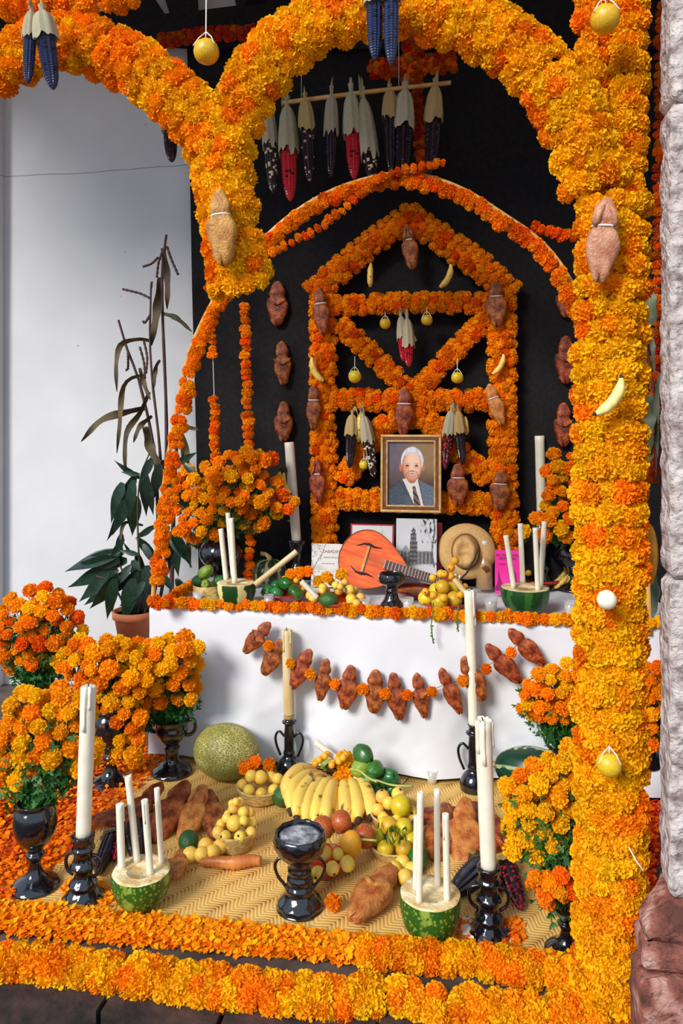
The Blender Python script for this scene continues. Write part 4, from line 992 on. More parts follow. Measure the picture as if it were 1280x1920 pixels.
def lettering(text, size, m, parent, loc, name='lettering', align='CENTER'):
    cu = bpy.data.curves.new(name, 'FONT'); cu.body = text; cu.size = size; cu.align_x = align; cu.extrude = .0002; cu.materials.append(m); cu.resolution_u = 3
    tmp = bpy.data.objects.new('t', cu); me = bpy.data.meshes.new_from_object(tmp); bpy.data.objects.remove(tmp); bpy.data.curves.remove(cu); me.name = name
    o = put(name, me, parent, loc); o.rotation_euler = (math.pi/2, 0, 0); return o
cd, w, h = page('white illustrated card with a bare branch standing left of the mandolin', 612, 1060, 58, 80, .56, card_px, 60, 80, name='greeting_card', cat='card', dthick=.004)
lettering('SABADINA', h*.10, M['brownf'], cd, (w*.20, -.0012, h*.29)); lettering('poemas de la tierra', h*.055, M['ink'], cd, (w*.20, -.0012, h*.17)); lettering('en la tarde del valle', h*.04, M['ink'], cd, (w*.05, -.0012, h*.03))
bk, w, h = page('bright pink booklet standing behind the big squash half', 951, 1073, 46, 82, .50, None, 0, 0, None, 'pinkcover', 'pink_booklet', 'book', dthick=.006)
lettering('EN COLECCION', h*.068, M['ink'], bk, (0, -.0012, h*.36)); lettering('SALMODIAS', h*.075, M['ink'], bk, (0, -.0012, h*.285)); lettering('MORELIA', h*.035, M['ink'], bk, (-w*.2, -.0012, h*.17))
b = MB()
def poly(pts): b.add([(x*w, -.0011, z*h) for x, z in pts], [tuple(range(len(pts)))])
poly([(-.36, .06), (-.40, -.25), (-.5, -.38), (-.46, -.42), (-.05, -.42), (-.2, -.30), (-.3, -.1)]); poly([(.22, .13), (.2, .06), (.12, -.1), (.18, -.26), (.38, -.3), (.36, -.08), (.28, .04)])
b.obj('cover_print', mat('magenta_print', (.36, .002, .14), rough=.5), bk, smooth=False)
# mandolin
def mandolin():
    base = PY(700, 1053, .44); s = mpp(base)
    root = thing('mandolin', 'orange flat-topped mandolin lying against the drawings', 'mandolin', base, None, roty(math.radians(15)) @ rotx(math.radians(-24)))
    # local: x along the neck (towards +x), z across the face, -y is the face
    def outline(n=56):
        out = []
        for i in range(n):
            a = 2*math.pi*i/n; x = -math.cos(a); z = math.sin(a)
            t = (x+1)/2; w = 58*(math.sin(math.pi*min(1, t*.72+.02)**.62)**.75) if t < 1 else 0
            w = 57*math.sqrt(max(0, 1-((t-.38)/.38)**2)) if t < .38 else 57*(1-((t-.38)/.62)**1.55)*1.0+7*((t-.38)/.62)
            out.append((x*66*s, math.copysign(w, z)*s if abs(z) > 1e-6 else 0))
        return out
    ol = outline(); n = len(ol); D = .075
    b = MB(); vs = [(x, 0, z) for x, z in ol]; b.add(vs, [tuple(range(n))]); b.obj('top', mat('orange_soundboard', (.62, .075, .004), (.90, .17, .008), 6, .25, stretch=(1, 1, 7), coat=.4, c3=(.80, .11, .005)), root, smooth=False)
    b = MB(); rings = []
    for (k, y) in ((1.0, 0), (1.01, .008), (.99, D*.5), (.9, D*.85), (.6, D)): rings += [(x*k, y, z*k) for x, z in ol]
    b.grid(rings, n, 5, True, capb=True); b.obj('bowl_sides', mat('dark_wood_ribs', (.06, .02, .018), (.16, .06, .045), 9, .3, stretch=(1, 6, 6), coat=.4), root)
    b = MB(); b.tube([(x, -.001, z) for x, z in ol]+[(ol[0][0], -.001, ol[0][1])], .0028, 6); b.obj('binding', M['brownf'], root)
    bl = -16*s; b = MB(); b.box((bl, -.006, 0), (.012, .012, .15)); b.obj('bridge', M['bamboo'], root, smooth=False)
    for sg in (-1, 1):                       # bird-like inlays at the bridge ends
        b = MB(); z0 = sg*.078; b.tube([(bl-.07, -.003, z0-.02*sg), (bl-.03, -.004, z0+.004*sg), (bl, -.005, z0+.006*sg), (bl+.03, -.004, z0), (bl+.075, -.003, z0+.006*sg)], [.001, .007, .011, .007, .001], 6, flat=.5); b.obj('bridge_inlay', M['ink'], root)
    b = MB(); x0, x1 = 22*s, 128*s; b.box(((x0+x1)/2, -.010, 0), (x1-x0, .016, .050)); b.obj('neck', mat('dark_fretboard', (.10, .035, .02), rough=.4), root, smooth=False)
    for i in range(19):
        x = x0+(x1-x0)*(1-(1-i/19)**1.25); MB().box((x, -.019, 0), (.0028, .004, .050)).obj('fret', M['steel'], root, smooth=False)
    for z in (-.018, -.012, -.006, 0, .006, .012, .018):
        b = MB(); b.tube([(bl, -.014, z*1.3), (x1, -.021, z)], .0008, 4); b.obj('string', M['steel'], root)
    b = MB(); b.box((x1+.055, -.004, 0), (.12, .016, .075)); o = b.obj('headstock', M['redclay2'], root, smooth=False); bv = o.modifiers.new('e', 'BEVEL'); bv.width = .006; bv.segments = 2
    for i in range(4):
        for sg in (-1, 1):
            b = MB(); c = V((x1+.02+i*.025, -.004, sg*.045)); b.tube([c-V((0, 0, sg*.01)), c+V((0, 0, sg*.006))], .003, 6); b.ball(c+V((0, 0, sg*.012)), (.007, .005, .008), 8, 5); b.obj('tuning_peg', M['white'], root)
M['steel'] = mat('nickel', (.7, .66, .6), rough=.3, metal=1); M['redclay2'] = mat('red_headstock', (.22, .02, .012), (.32, .04, .02), 10, .25, coat=.4)
mandolin()
# straw hat leaning on the frame
def hat():
    p = PY(873, 1034, .60); s = mpp(p); root = thing('straw_hat', 'wide-brimmed tan straw hat leaning behind the bottle', 'hat', p, None, rotz(-.1) @ rotx(-.12))
    st = mat('tan_straw', (.60, .34, .11), (.76, .48, .19), 150, .7, bump=.3, stretch=(1, 1, 1), c3=(.68, .41, .15))
    def sh(a, r, z): return 1+.03*math.cos(2*a)
    R = 54*s
    b = MB(); pr = [(.56, .0), (.62, .004), (.74, .004), (.88, -.006), (.97, -.022), (1.0, -.030), (.985, -.036), (.88, -.012), (.74, -.002), (.56, -.006)]
    b.lathe([(r*R, z) for r, z in pr], 56, fn=sh, sx=.98, sy=1.0); o = b.obj('brim', st, root); o.rotation_euler = (math.pi/2, 0, 0)
    cr = MB(); seg = 48; pts = []
    for j, (r, z) in enumerate([(.57, 0), (.55, .02), (.52, .05), (.48, .075), (.42, .088), (.33, .090), (.22, .082), (.10, .072), (.002, .068)]):
        for i in range(seg):
            a = 2*math.pi*i/seg; x = r*R*.80*math.cos(a); y = r*R*1.02*math.sin(a)
            dent = .022*math.exp(-(x/(.12*R))**2)*(1 if z > .07 else 0)-.006*math.cos(4*a)*(z > .04)*(r > .2)
            pts.append((x, y, z-dent))
    cr.grid(pts, seg, 9, True, capb=True); o = cr.obj('crown', st, root); o.rotation_euler = (math.pi/2, 0, 0)
    bd = MB(); bd.tube([(.585*R*.80*math.cos(2*math.pi*i/48), .585*R*1.02*math.sin(2*math.pi*i/48), .006) for i in range(49)], .005, 6); o = bd.obj('hat_band', mat('brown_cord', (.20, .09, .03), rough=.8), root); o.rotation_euler = (math.pi/2, 0, 0)
hat()
# bottle
def thin_glass(name, c, dif):
    m = bpy.data.materials.new(name); m.use_nodes = True; t = m.node_tree; N = t.nodes; L = t.links; N.remove(N['Principled BSDF'])
    tr = N.new('ShaderNodeBsdfTransparent'); tr.inputs[0].default_value = (*c, 1); df = N.new('ShaderNodeBsdfDiffuse'); df.inputs[0].default_value = (*[q*.9 for q in c], 1); gl = N.new('ShaderNodeBsdfGlossy'); gl.inputs['Roughness'].default_value = .05
    a = N.new('ShaderNodeMixShader'); a.inputs[0].default_value = dif; b = N.new('ShaderNodeMixShader')
    L.new(tr.outputs[0], a.inputs[1]); L.new(df.outputs[0], a.inputs[2]); b.inputs[0].default_value = .10; L.new(a.outputs[0], b.inputs[1]); L.new(gl.outputs[0], b.inputs[2]); L.new(b.outputs[0], N['Material Output'].inputs[0]); return m
def bottle():
    p = T(908, 1110); s = mpp(p); root = thing('glass_bottle', 'clear glass bottle of amber liquor with white cap', 'bottle', p)
    R = 16.5*s; H = 96*s
    g = bpy.data.materials.new('clear_glass'); g.use_nodes = True; b_ = g.node_tree.nodes['Principled BSDF']; b_.inputs['Transmission Weight'].default_value = 1; b_.inputs['Roughness'].default_value = .02; b_.inputs['IOR'].default_value = 1.45; b_.inputs['Base Color'].default_value = (.97, .98, .97, 1); M['glass'] = thin_glass('clear_glass_wall', (1, 1, 1), .24); g = thin_glass('bottle_glass', (1, .98, .94), .04)
    lq = thin_glass('amber_liquor', (.92, .55, .15), .85)
    pr = [(.001, 0), (.95*R, 0), (R, .03*H), (R, .52*H), (.92*R, .60*H), (.6*R, .70*H), (.34*R, .77*H), (.30*R, .93*H), (.33*R, .95*H), (.24*R, .95*H), (.24*R, .78*H), (.5*R, .69*H), (.84*R, .59*H), (.90*R, .5*H), (.90*R, .07*H), (.001, .06*H)]
    fixn(MB().lathe(pr, 32).obj('glass_body', g, root))
    fixn(MB().lathe([(.001, .072*H), (.885*R, .075*H), (.885*R, .5*H), (.8*R, .59*H), (.5*R, .68*H), (.001, .68*H)], 32).obj('liquor', lq, root))
    MB().lathe([(.001, .93*H), (.37*R, .93*H), (.39*R, .94*H), (.39*R, 1.0*H), (.001, 1.01*H)], 24).obj('cap', M['white'], root)
    b = MB(); b.add([(x*R, -R*math.sqrt(max(.01, 1.02-x*x)), z*H) for x, z in ((-.4, .50), (.1, .56), (.5, .50), (.72, .40), (.45, .44), (.15, .40), (-.1, .46))], [(0, 1, 6), (1, 2, 4, 5), (2, 3, 4), (1, 5, 6)]); b.obj('label_emblem', M['brownf'], root)
def fixn(o):
    bm = bmesh.new(); bm.from_mesh(o.data); bmesh.ops.remove_doubles(bm, verts=bm.verts, dist=1e-6); bmesh.ops.recalc_face_normals(bm, faces=bm.faces); bm.to_mesh(o.data); bm.free(); return o
bottle()
# votive glasses
def votive(label, u, v, wp, Z=None):
    p = PZ(u, v, TZ+.003 if Z is None else Z); s = mpp(p); R = wp*.5*s; H = R*2.3; root = thing('votive_glass', label, 'glass', p)
    fixn(MB().lathe([(.001, 0), (.78*R, 0), (.82*R, .04*H), (R, H), (.92*R, H), (.76*R, .10*H), (.001, .10*H)], 24).obj('glass', M['glass'], root))
    MB().lathe([(.001, .11*H), (.73*R, .11*H), (.86*R, .66*H), (.001, .66*H)], 20).obj('wax', M['wax'], root)
votive('small votive glass beside the round straw basket', 371, 1132, 20)
votive('small votive glass under the plate of green fruit', 504, 1138, 20)
votive('small votive glass at the edge right of the avocado plate', 684, 1146, 22)
votive('small votive glass beside the black burner on the table', 765, 1146, 22)
votive('small votive glass between the tall candle and the green squash half', 920, 1148, 25)
votive('small votive glass touching the golden column', 1068, 1152, 22)
votive('small empty-looking glass standing on the mat under the tablecloth', 810, 1468, 22, .012)
# tall table candles in black sticks
DST = [(.001, 0), (.24, 0), (.25, .04), (.16, .14), (.10, .28), (.14, .40), (.09, .52), (.12, .70), (.16, .9), (.17, 1.0), (.10, 1.0), (.001, .9)]
for lb, u, vb, vtop, vc, hlb, lean in (('tall thick candle leaning in its black holder left of the frame', 556, 1100, 830, 1015, 'black candle holder behind the greeting card', -14), ('tall thick candle right of the frame partly behind leaves', 1016, 1104, 818, 1000, 'black candle holder behind the green squash half', -5)):
    p = PZ(u, vb, TZ+.003); H = (vb-vc)*mpp(p)*1.02
    pot('candle_holder', hlb, 'candle holder', p, DST, H, bumpy=.05)
    c0 = p+V((0, 0, H*.93)); c1 = PY(u+lean, vtop, p.y); candle(lb, c0, c1, 9.0*mpp(p), 'wax', wick=False)
# black vases on the table with bouquets
TV = [(.001, 0), (.26, 0), (.28, .04), (.20, .10), (.12, .18), (.16, .30), (.30, .45), (.34, .58), (.30, .70), (.20, .80), (.17, .88), (.24, .97), (.26, 1.0), (.22, .99), (.15, .88), (.001, .7)]
for lb, lb2, u, vb, vt, blobs, nf, Y0 in (
    ('black glazed vase behind the round straw basket', 'large orange marigold bouquet at the left end of the table', 415, 1106, 985, [(425, 925, 78, 62, 2), (365, 935, 40, 60, 1), (480, 935, 50, 55, 1), (455, 870, 60, 25, .8), (520, 950, 35, 30, .35), (380, 985, 55, 30, .6)], 95, .42),
    ('black glazed vase hidden behind the golden column', 'marigold bouquet partly behind the golden column on the table', 1075, 1106, 990, [(1062, 960, 42, 55, 2), (1050, 880, 30, 35, 1), (1020, 985, 45, 22, .5), (1090, 900, 40, 60, 1.5)], 44, .45)):
    p = PZ(u, vb, TZ+.003); H = (vb-vt)*mpp(p); pot('flower_vase', lb, 'vase', p, TV, H)
    bouquet(lb2, p+V((0, 0, H*.95)), blobs, Y0, nf, 14, {'o': .6, 'd': .15, 'y': .25}, 5+u, foliage=1500, spread=.8)
# basket and green fruit, left
p = T(392, 1123); s = mpp(p); R = 30*s
basket('straw_basket', 'straight-sided straw basket of green fruit at the left end of the table', 'basket', p, R, 26*s, flare=.97)
fruit('round pale green fruit topping the straw basket', p+V((-.01, -.02, 26*s+.075)), 17*s, 'pale', cat='fruit'); fruit('dark green avocado at the left in the straw basket', p+V((-.055, .0, 26*s+.02)), .04, 'avocado'); fruit('green fruit at the front of the straw basket', p+V((0, -.05, 26*s+.012)), .036, 'pale', cat='fruit'); fruit('dark green avocado at the right in the straw basket', p+V((.06, .01, 26*s+.02)), .042, 'avocado')
# squash halves on the table with candles
def squash_candles(lbl, p, R, H, m, spots, group, dark='wax', labels=None):
    cut_squash(lbl, p, R, H, m)
    for k, (u0, v0, u1, v1, rp) in enumerate(spots):
        c0 = PZ(u0, v0, p.z+H*.96); c1 = PY(u1, v1, c0.y); candle(labels[k], c0, c1, rp*mpp(c0), dark, wick=False, drips=1 if rp > 6 else 0)
p = T(443, 1136); s = mpp(p)
squash_candles('striped squash half holding three thin candles on the table', p, 37*s, 44*s, 'sq_strip', [(424, 1088, 414, 992, 5), (437, 1082, 427, 962, 4.5), (440, 1094, 433, 972, 5)], None, labels=['shortest of three thin candles in the striped squash half', 'tallest of three thin candles in the striped squash half', 'middle thin candle at the front of the striped squash half'])
p = T(984, 1150); s = mpp(p)
squash_candles('plain dark green squash half with four candles on the table', p, 45*s, 49*s, 'sq_dark', [(963, 1102, 948, 1004, 5), (980, 1094, 975, 982, 5), (1008, 1108, 1003, 990, 5), (1013, 1100, 1020, 978, 5)], None, labels=['shortest candle with a bent top in the dark green squash half', 'candle at the back of the dark green squash half', 'thick candle at the front right of the dark green squash half', 'tallest candle at the right rim of the dark green squash half'])
# dark pumpkin
def pumpkin(label, p, R, m, sq=.8):
    root = thing('pumpkin', label, 'pumpkin', p); MB().ball((0, 0, R*sq), (R, R, R*sq), 48, 18, fn=lambda d: 1-.09*abs(math.cos(math.atan2(d.y, d.x)*4.5))**5-.12*max(0, d.z)**10).obj('rind', M[m], root)
    b = MB(); b.tube([(0, 0, R*sq*1.75), (0, -.005, R*sq*2.05), (-.02, -.01, R*sq*2.25), (-.05, -.015, R*sq*2.3)], [.022, .014, .012, .014], 8); b.obj('stalk', M['husky'], root)
p = T(505, 1100); pumpkin('round dark green pumpkin behind the leaning candle', p, 34*mpp(p), 'sq_black')
a = PZ(478, 1096, TZ+.14); candle('candle slanting from the striped squash half to the dark pumpkin', a, PY(556, 1034, a.y+.05), 5.5*mpp(a), 'waxy', wick=False)
# plates of fruit
def plate(lbl, u, v, wp, hp=.045, m='redclay'):
    p = T(u, v); R = wp*.5*mpp(p); basket('clay_plate', lbl, 'plate', p, R, hp, m, flare=.62); return p, R
p, R = plate('shallow red clay plate of green fruit and marigolds', 535, 1126, 92)
pile('green chayote on the shallow red clay plate', p, 'chayote', [(-.08, -.06, .06, .049), (-.02, -.09, .055, .045), (.07, -.07, .065, .054), (-.06, .05, .055, .047), (0, 0, .09, .047)], 'chayotes on the red clay plate', cat='chayote')
pile('small orange fruit at the back of the chayote plate', p, 'orange', [(-.03, .09, .06, .02), (.02, .09, .07, .021), (.05, .04, .10, .02), (.10, .0, .06, .021), (.08, .06, .08, .022), (.01, .06, .11, .02), (-.02, .05, .105, .018), (.06, .085, .07, .02)], 'small orange fruit on the chayote plate')
for k in range(3):
    q = p+V((.02+.045*k, .05, .13+.01*k)); rt = thing('loose_marigold', ['leftmost', 'middle', 'rightmost'][k]+' marigold head on the chayote plate', 'flower', q); flower(rt, V((0, 0, 0)), (0, -.8, .6), .034, 'o')
p, R = plate('red clay plate heaped with yellow fruit and one avocado', 629, 1140, 106)
fruit('green avocado at the front of the yellow fruit plate', p+V((-.01, -.115, .065)), .046, 'avocado', rot=roty(1.57), cat='avocado')
pile('yellow fruit heaped around the avocado on its plate', p, 'guava', [(-.10, -.06, .06, .033), (-.13, 0, .06, .032), (-.07, .02, .095, .030), (.0, .0, .115, .026), (.09, -.06, .06, .036), (.07, .02, .09, .034), (.13, -.01, .06, .03), (0, .09, .07, .032), (-.07, .09, .065, .03), (.08, .09, .07, .032), (-.03, .04, .125, .024), (.04, .05, .125, .024), (-.06, -.05, .095, .024), (.03, -.03, .115, .022), (.12, -.08, .045, .028)], 'yellow fruit on the avocado plate')
for k, (x, y, z) in enumerate([(-.10, .06, .12), (-.05, .02, .15), (.02, .06, .16)]):
    q = p+V((x, y, z)); rt = thing('loose_marigold', ['leftmost', 'middle', 'rightmost'][k]+' marigold head on the avocado plate', 'flower', q); flower(rt, V((0, 0, 0)), (0, -.8, .6), .034, 'y')
a = PZ(599, 1127, TZ+.05)+V((0, -.06, .03)); candle('short candle leaning over the left rim of the avocado plate', a, PY(565, 1090, a.y-.01), 5*mpp(a), 'wax', wick=False)
p, R = plate('red clay dish of dark sauce behind the black burner', 778, 1118, 92, .04)
f = MB(); f.lathe([(.001, .034), (R*.5, .037), (R*.86, .033)], 24, c=p, fn=lambda a, r, z: 1+.05*math.sin(5*a)); tag(f.obj('sauce', mat('red_brown_sauce', (.22, .03, .01), (.62, .20, .03), 40, .25, bump=.6)), 'red-brown sauce filling the red clay dish', 'food')
p, R = plate('red clay plate of oranges at the table edge beside the tall candle', 833, 1145, 90)
pile('round orange heaped on the plate beside the tall candle', p, 'lime', [(-.09, -.03, .065, .046), (-.02, -.09, .065, .046), (.05, -.05, .07, .046), (-.04, .04, .09, .046), (.04, .04, .10, .046), (-.01, -.03, .125, .042)], 'oranges on the plate beside the tall candle', cat='orange')
pile('small orange fruit sprig over the oranges', p, 'orange', [(-.06, .02, .16, .021), (-.02, .05, .175, .024), (.03, .02, .17, .022), (.05, .06, .15, .02), (0, .0, .185, .02), (.03, .09, .20, .023), (-.02, .10, .17, .02), (.07, .0, .14, .02), (-.09, -.08, .11, .02), (-.05, -.11, .10, .022), (.0, -.12, .09, .024), (.08, -.08, .10, .02), (.10, .02, .12, .02), (.05, .10, .235, .024)], 'small orange fruit over the oranges')
fruit('dark green avocado behind the oranges at the tall candle', p+V((.115, .02, .075)), .048, 'avocado', cat='avocado')
a = p+V((.05, -.03, .165)); candle('short candle slanting across the oranges', a, PY(884, 1125, a.y-.06), 5.5*mpp(a), 'waxy', wick=False)
b = MB(); q0 = p+V((.06, .0, .14)); b.tube([V((0, 0, 0)), V((.05, .02, .05)), V((.09, .03, .12)), V((.11, .03, .18))], [.004, .005, .004, .003], 6); tg = tag(b.obj('twig', M['wick'], None, q0), 'brown twig rising from the oranges', 'twig')
for (u0, lb, l) in ((812, 'longer dry stem dangling over the tablecloth', 62), (859, 'shorter dry stem dangling over the tablecloth', 40)):
    q = PY(u0, 1142, -.06); s = mpp(q); b = MB(); b.tube([V((0, 0, .03)), V((.0, -.01, 0)), V((-.01, -.01, -l*.5*s)), V((0, -.01, -l*s))], .0028, 5)
    for k in range(6): b.ball((ru(-.012, .012), -.01, -l*s*(.5+.1*k)), .005, 6, 4)
    tag(b.obj('dried_sprig', M['stem'], None, q), lb, 'stem')
p, R = plate('red clay plate of mixed fruit behind the dark green squash half', 1006, 1098, 110, .05)
pile('orange fruit on the plate behind the dark green squash half', p, 'orange', [(-.12, -.02, .06, .024), (-.08, .04, .07, .026), (-.03, .02, .08, .024), (0, .07, .07, .026), (.05, .03, .08, .028), (-.05, -.05, .08, .022)], 'orange fruit behind the squash half')
ban = p+V((.12, -.05, .07)); bunch('short yellow and green bananas behind the dark green squash half', ban, .14, [((0, 0, 0), roty(.7) @ rotz(.5)), ((.03, -.03, -.01), roty(.6) @ rotz(.3)), ((.0, -.05, -.02), roty(.8) @ rotz(.2))], .015)
# black burner on the table
p = T(734, 1139); s = mpp(p); pot('incense_burner', 'small black burner on the table edge before the mandolin', 'burner', p, [(.001, 0), (.32, 0), (.33, .05), (.26, .16), (.20, .26), (.16, .4), (.17, .48), (.14, .54), (.22, .62), (.36, .72), (.37, .86), (.33, .95), (.30, .9), (.14, .78), (.001, .76)], 68*s, bumpy=.05)
M['dleaf'] = mat('dark_green_leaf', (.004, .020, .012), (.012, .050, .026), 9, .35, rand=.2)
M['dstem'] = mat('brown_green_stem', (.05, .045, .02), (.10, .08, .035), 20, .7)
M['cstem'] = mat('purplish_dry_stalk', (.035, .010, .012), (.10, .035, .03), 14, .6)
M['dryleaf'] = mat('dry_corn_leaf', (.035, .03, .012), (.13, .08, .03), 10, .7, rand=.25, trans=.1)
M['greyleaf'] = mat('grey_green_corn_leaf', (.06, .09, .05), (.16, .19, .12), 10, .6, rand=.2)
RF = fruit_mesh(mat('red_fruit_skin', (.30, .04, .01), (.58, .15, .03), 9, .35), 'round', 21)
# ================================================================ on the floor
MT = .012                            # top of the mats
def G(u, v, z=MT): return PZ(u, v, z)
def mat_slab(label, quad, z0, nx=60, ny=40, th=.006):
    q = [V((p.x, p.y, 0)) for p in quad]; c = sum(q, V())/4; b = MB(); top = []
    for j in range(ny):
        for i in range(nx):
            s, t = i/(nx-1), j/(ny-1); p = q[0].lerp(q[1], s).lerp(q[3].lerp(q[2], s), t)-c
            e = .006*noise.noise(V((p.x*30, p.y*30, 1)))*(s in (0, 1) or t in (0, 1)); top.append((p.x+e, p.y+e, z0+.0015*noise.noise(V((p.x*9, p.y*9, 2)))))
    b.grid(top, nx, ny); b.grid([(x, y, z-th) for x, y, z in top], nx, ny)
    o = b.obj('palm_mat', M['petate'], None, (c.x, c.y, 0)); return tag(o, label, 'mat')
# seam between the mats runs from the front edge to under the fruit
mat_slab('woven palm mat under the incense burner, left of the seam', [G(-40, 1690), G(590, 1752), G(742, 1434), G(270, 1408)], .008)
mat_slab('woven palm mat right of the seam, beside the golden column', [G(575, 1752, .014), G(1100, 1815, .014), G(1150, 1480, .014), G(728, 1434, .014)], .012)
mat_slab('folded corner of a third palm mat by the tablecloth', [G(648, 1500, .018), G(734, 1492, .018), G(776, 1444, .018), G(690, 1436, .018)], .017, 20, 20)
# loose petals
def petals(name, label, quad, n, mix, z=.004, hgt=.03, sz=.016):
    q = [V((p.x, p.y, 0)) for p in quad]; c = sum(q, V())/4; b = MB()
    for mi, (k, sh) in enumerate(mix.items()):
        for _ in range(int(n*sh)):
            s, t = rnd(), rnd(); p = q[0].lerp(q[1], s).lerp(q[3].lerp(q[2], s), t)-c; p.z = z+rnd()**2*hgt; a = V((ru(-.6, .6), ru(-.6, .6), 1)).normalized(); e = a.orthogonal(); e.rotate(Q(a, ru(0, 6.28))); g = a.cross(e); L = sz*ru(.6, 1.3); w = L*.38
            b.add([p, p+e*L*.5+g*w+a*L*.12, p+e*L+a*L*.05, p+e*L*.5-g*w+a*L*.12], [(0, 1, 2, 3)], mi)
    o = stuff(b.obj(name, [M['mg_'+k] for k in mix], None, (c.x, c.y, 0))); tag(o, label, 'petals')
petals('loose_petals', 'carpet of loose marigold petals on the floor left of the mat', [G(-160, 1690, 0), G(30, 1690, 0), G(330, 1415, 0), G(20, 1360, 0)], 9000, {'d': .55, 'r': .25, 'o': .2}, sz=.02)
petals('loose_petals', 'strip of loose marigold petals along the front edge of the mats', [G(-60, 1750, 0), G(1110, 1848, 0), G(1100, 1812, 0), G(-60, 1698, 0)], 18000, {'o': .55, 'y': .4, 'd': .05}, z=.010, hgt=.03, sz=.017)
petals('loose_petals', 'loose marigold petals on the floor behind the golden column', [G(1090, 1800, 0), G(1215, 1800, 0), G(1240, 1480, 0), G(1160, 1480, 0)], 4000, {'d': .6, 'r': .4}, sz=.02)
petals('loose_petals', 'marigold petals scattered round the left black candlestick', [G(110, 1700), G(215, 1700), G(205, 1655), G(125, 1655)], 350, {'o': 1}, z=.012, hgt=.008)
petals('loose_petals', 'marigold petals scattered round the tall front candlestick', [G(850, 1775), G(985, 1775), G(975, 1725), G(860, 1725)], 400, {'o': .7, 'd': .3}, z=.014, hgt=.008)
# front garlands along the step
fp = [G(-60, 1806, .03), G(60, 1808, .03), G(180, 1822, .03), G(300, 1838, .03), G(400, 1852, .03), G(500, 1862, .03), G(610, 1872, .03)]
garland('step_garland', 'marigold garland lying along the left part of the stone step', fp, .058, .037, 4, {'o': .5, 'y': .5}, n=(0, -.7, .8), sp=.054)
fp = [G(600, 1874, .03), G(740, 1870, .03), G(820, 1886, .03), G(920, 1897, .03), G(1010, 1906, .03), G(1120, 1914, .03)]
garland('step_garland', 'marigold garland lying along the right part of the stone step', fp, .055, .037, 4, {'o': .5, 'y': .5}, n=(0, -.7, .8), sp=.054)
fp = [G(690, 1790, .03), G(860, 1800, .03), G(1000, 1822, .03), G(1100, 1838, .03)]
garland('step_garland', 'marigold garland along the mat edge by the foot of the golden column', fp, .05, .034, 4, {'o': .6, 'y': .4}, n=(0, -.6, .8), sp=.05)
# ---- vases and bouquets
def vase(label, u, vb, vt, prof=GOBLET, handles=(), z=MT):
    p = G(u, vb, z); H = (vb-vt)*mpp(p)*1.05; pot('flower_vase', label, 'vase', p, prof, H, handles); return p+V((0, 0, H*.97)), p
MB5 = {'o': .5, 'y': .4, 'd': .1}; MB6 = {'o': .55, 'd': .35, 'y': .1}
VH = ([(.20, .90), (.30, .95), (.36, .86), (.32, .76), (.22, .72)], .03)
m_, p_ = vase('black vase against the white wall at the far left', 73, 1420, 1285, z=0)
bouquet('marigold bouquet against the white wall at the far left', m_, [(70, 1170, 75, 70, 2), (30, 1200, 50, 55, 1), (125, 1175, 40, 50, .5), (65, 1225, 60, 30, .5)], p_.y-.03, 62, 15, MB6, 11, foliage=2600)
m_, p_ = vase('black vase half hidden behind the white front candle', 208, 1470, 1335, z=0)
bouquet('marigold bouquet below the terracotta pot', m_, [(210, 1270, 70, 70, 2), (160, 1235, 50, 40, 1), (228, 1226, 42, 26, .6), (225, 1330, 45, 45, 1), (235, 1390, 30, 40, .4)], p_.y-.03, 95, 17, MB5, 12, foliage=1600)
m_, p_ = vase('black handled vase left of the netted melon', 322, 1448, 1352, [(.001, 0), (.34, 0), (.36, .05), (.28, .12), (.15, .22), (.12, .38), (.15, .48), (.12, .52), (.22, .64), (.30, .78), (.28, .90), (.33, 1.0), (.28, .98), (.22, .85), (.001, .7)], [([(.26, .95), (.42, 1.02), (.46, .86), (.38, .74), (.26, .72)], .035)])
bouquet('marigold bouquet in front of the left corner of the tablecloth', m_, [(300, 1240, 66, 42, 2), (265, 1285, 50, 50, 1.4), (335, 1225, 40, 34, .8), (335, 1285, 35, 35, .5)], p_.y-.06, 66, 17, MB5, 13, foliage=1600, spread=.6)
m_, p_ = vase('large black goblet vase at the front left on the mat', 66, 1660, 1510)
bouquet('big golden marigold bouquet at the front left', m_, [(70, 1390, 80, 70, 2), (40, 1440, 55, 60, 1), (110, 1330, 60, 40, 1), (150, 1400, 30, 50, .3), (60, 1330, 50, 35, .8)], p_.y+.06, 75, 21, {'y': .6, 'o': .4}, 14, foliage=1900, spread=.4)
m_, p_ = vase('black vase at the tablecloth behind the golden column', 1062, 1512, 1400)
bouquet('marigold bouquet before the tablecloth, behind the golden column', m_, [(1040, 1305, 60, 55, 2), (1075, 1275, 30, 40, 1), (1005, 1320, 35, 25, .4)], p_.y-.03, 60, 15, MB5, 15, foliage=1200)
m_, p_ = vase('black vase in the dark gap beside the stone pillar', 1218, 1500, 1390, z=0)
bouquet('marigold bouquet in the gap beside the stone pillar', m_, [(1222, 1310, 30, 70, 2), (1215, 1370, 22, 30, .5)], p_.y-.03, 30, 15, MB6, 16, foliage=700)
m_, p_ = vase('tall black goblet vase at the foot of the golden column', 1060, 1782, 1650)
bouquet('big golden marigold bouquet leaning out from the golden column', m_, [(1022, 1495, 80, 66, 2), (985, 1478, 50, 42, 1), (1060, 1450, 40, 60, 1), (1010, 1560, 60, 55, 1.6)], p_.y+.06, 110, 20, {'y': .6, 'o': .4}, 17, foliage=800, spread=.45)
bouquet('small bunch of orange marigolds low on the front goblet vase', G(1066, 1690, .18), [(1038, 1668, 34, 28, 1), (1015, 1655, 20, 18, .4)], p_.y-.12, 12, 17, {'o': .5, 'd': .5}, 18, foliage=120, spread=.4)
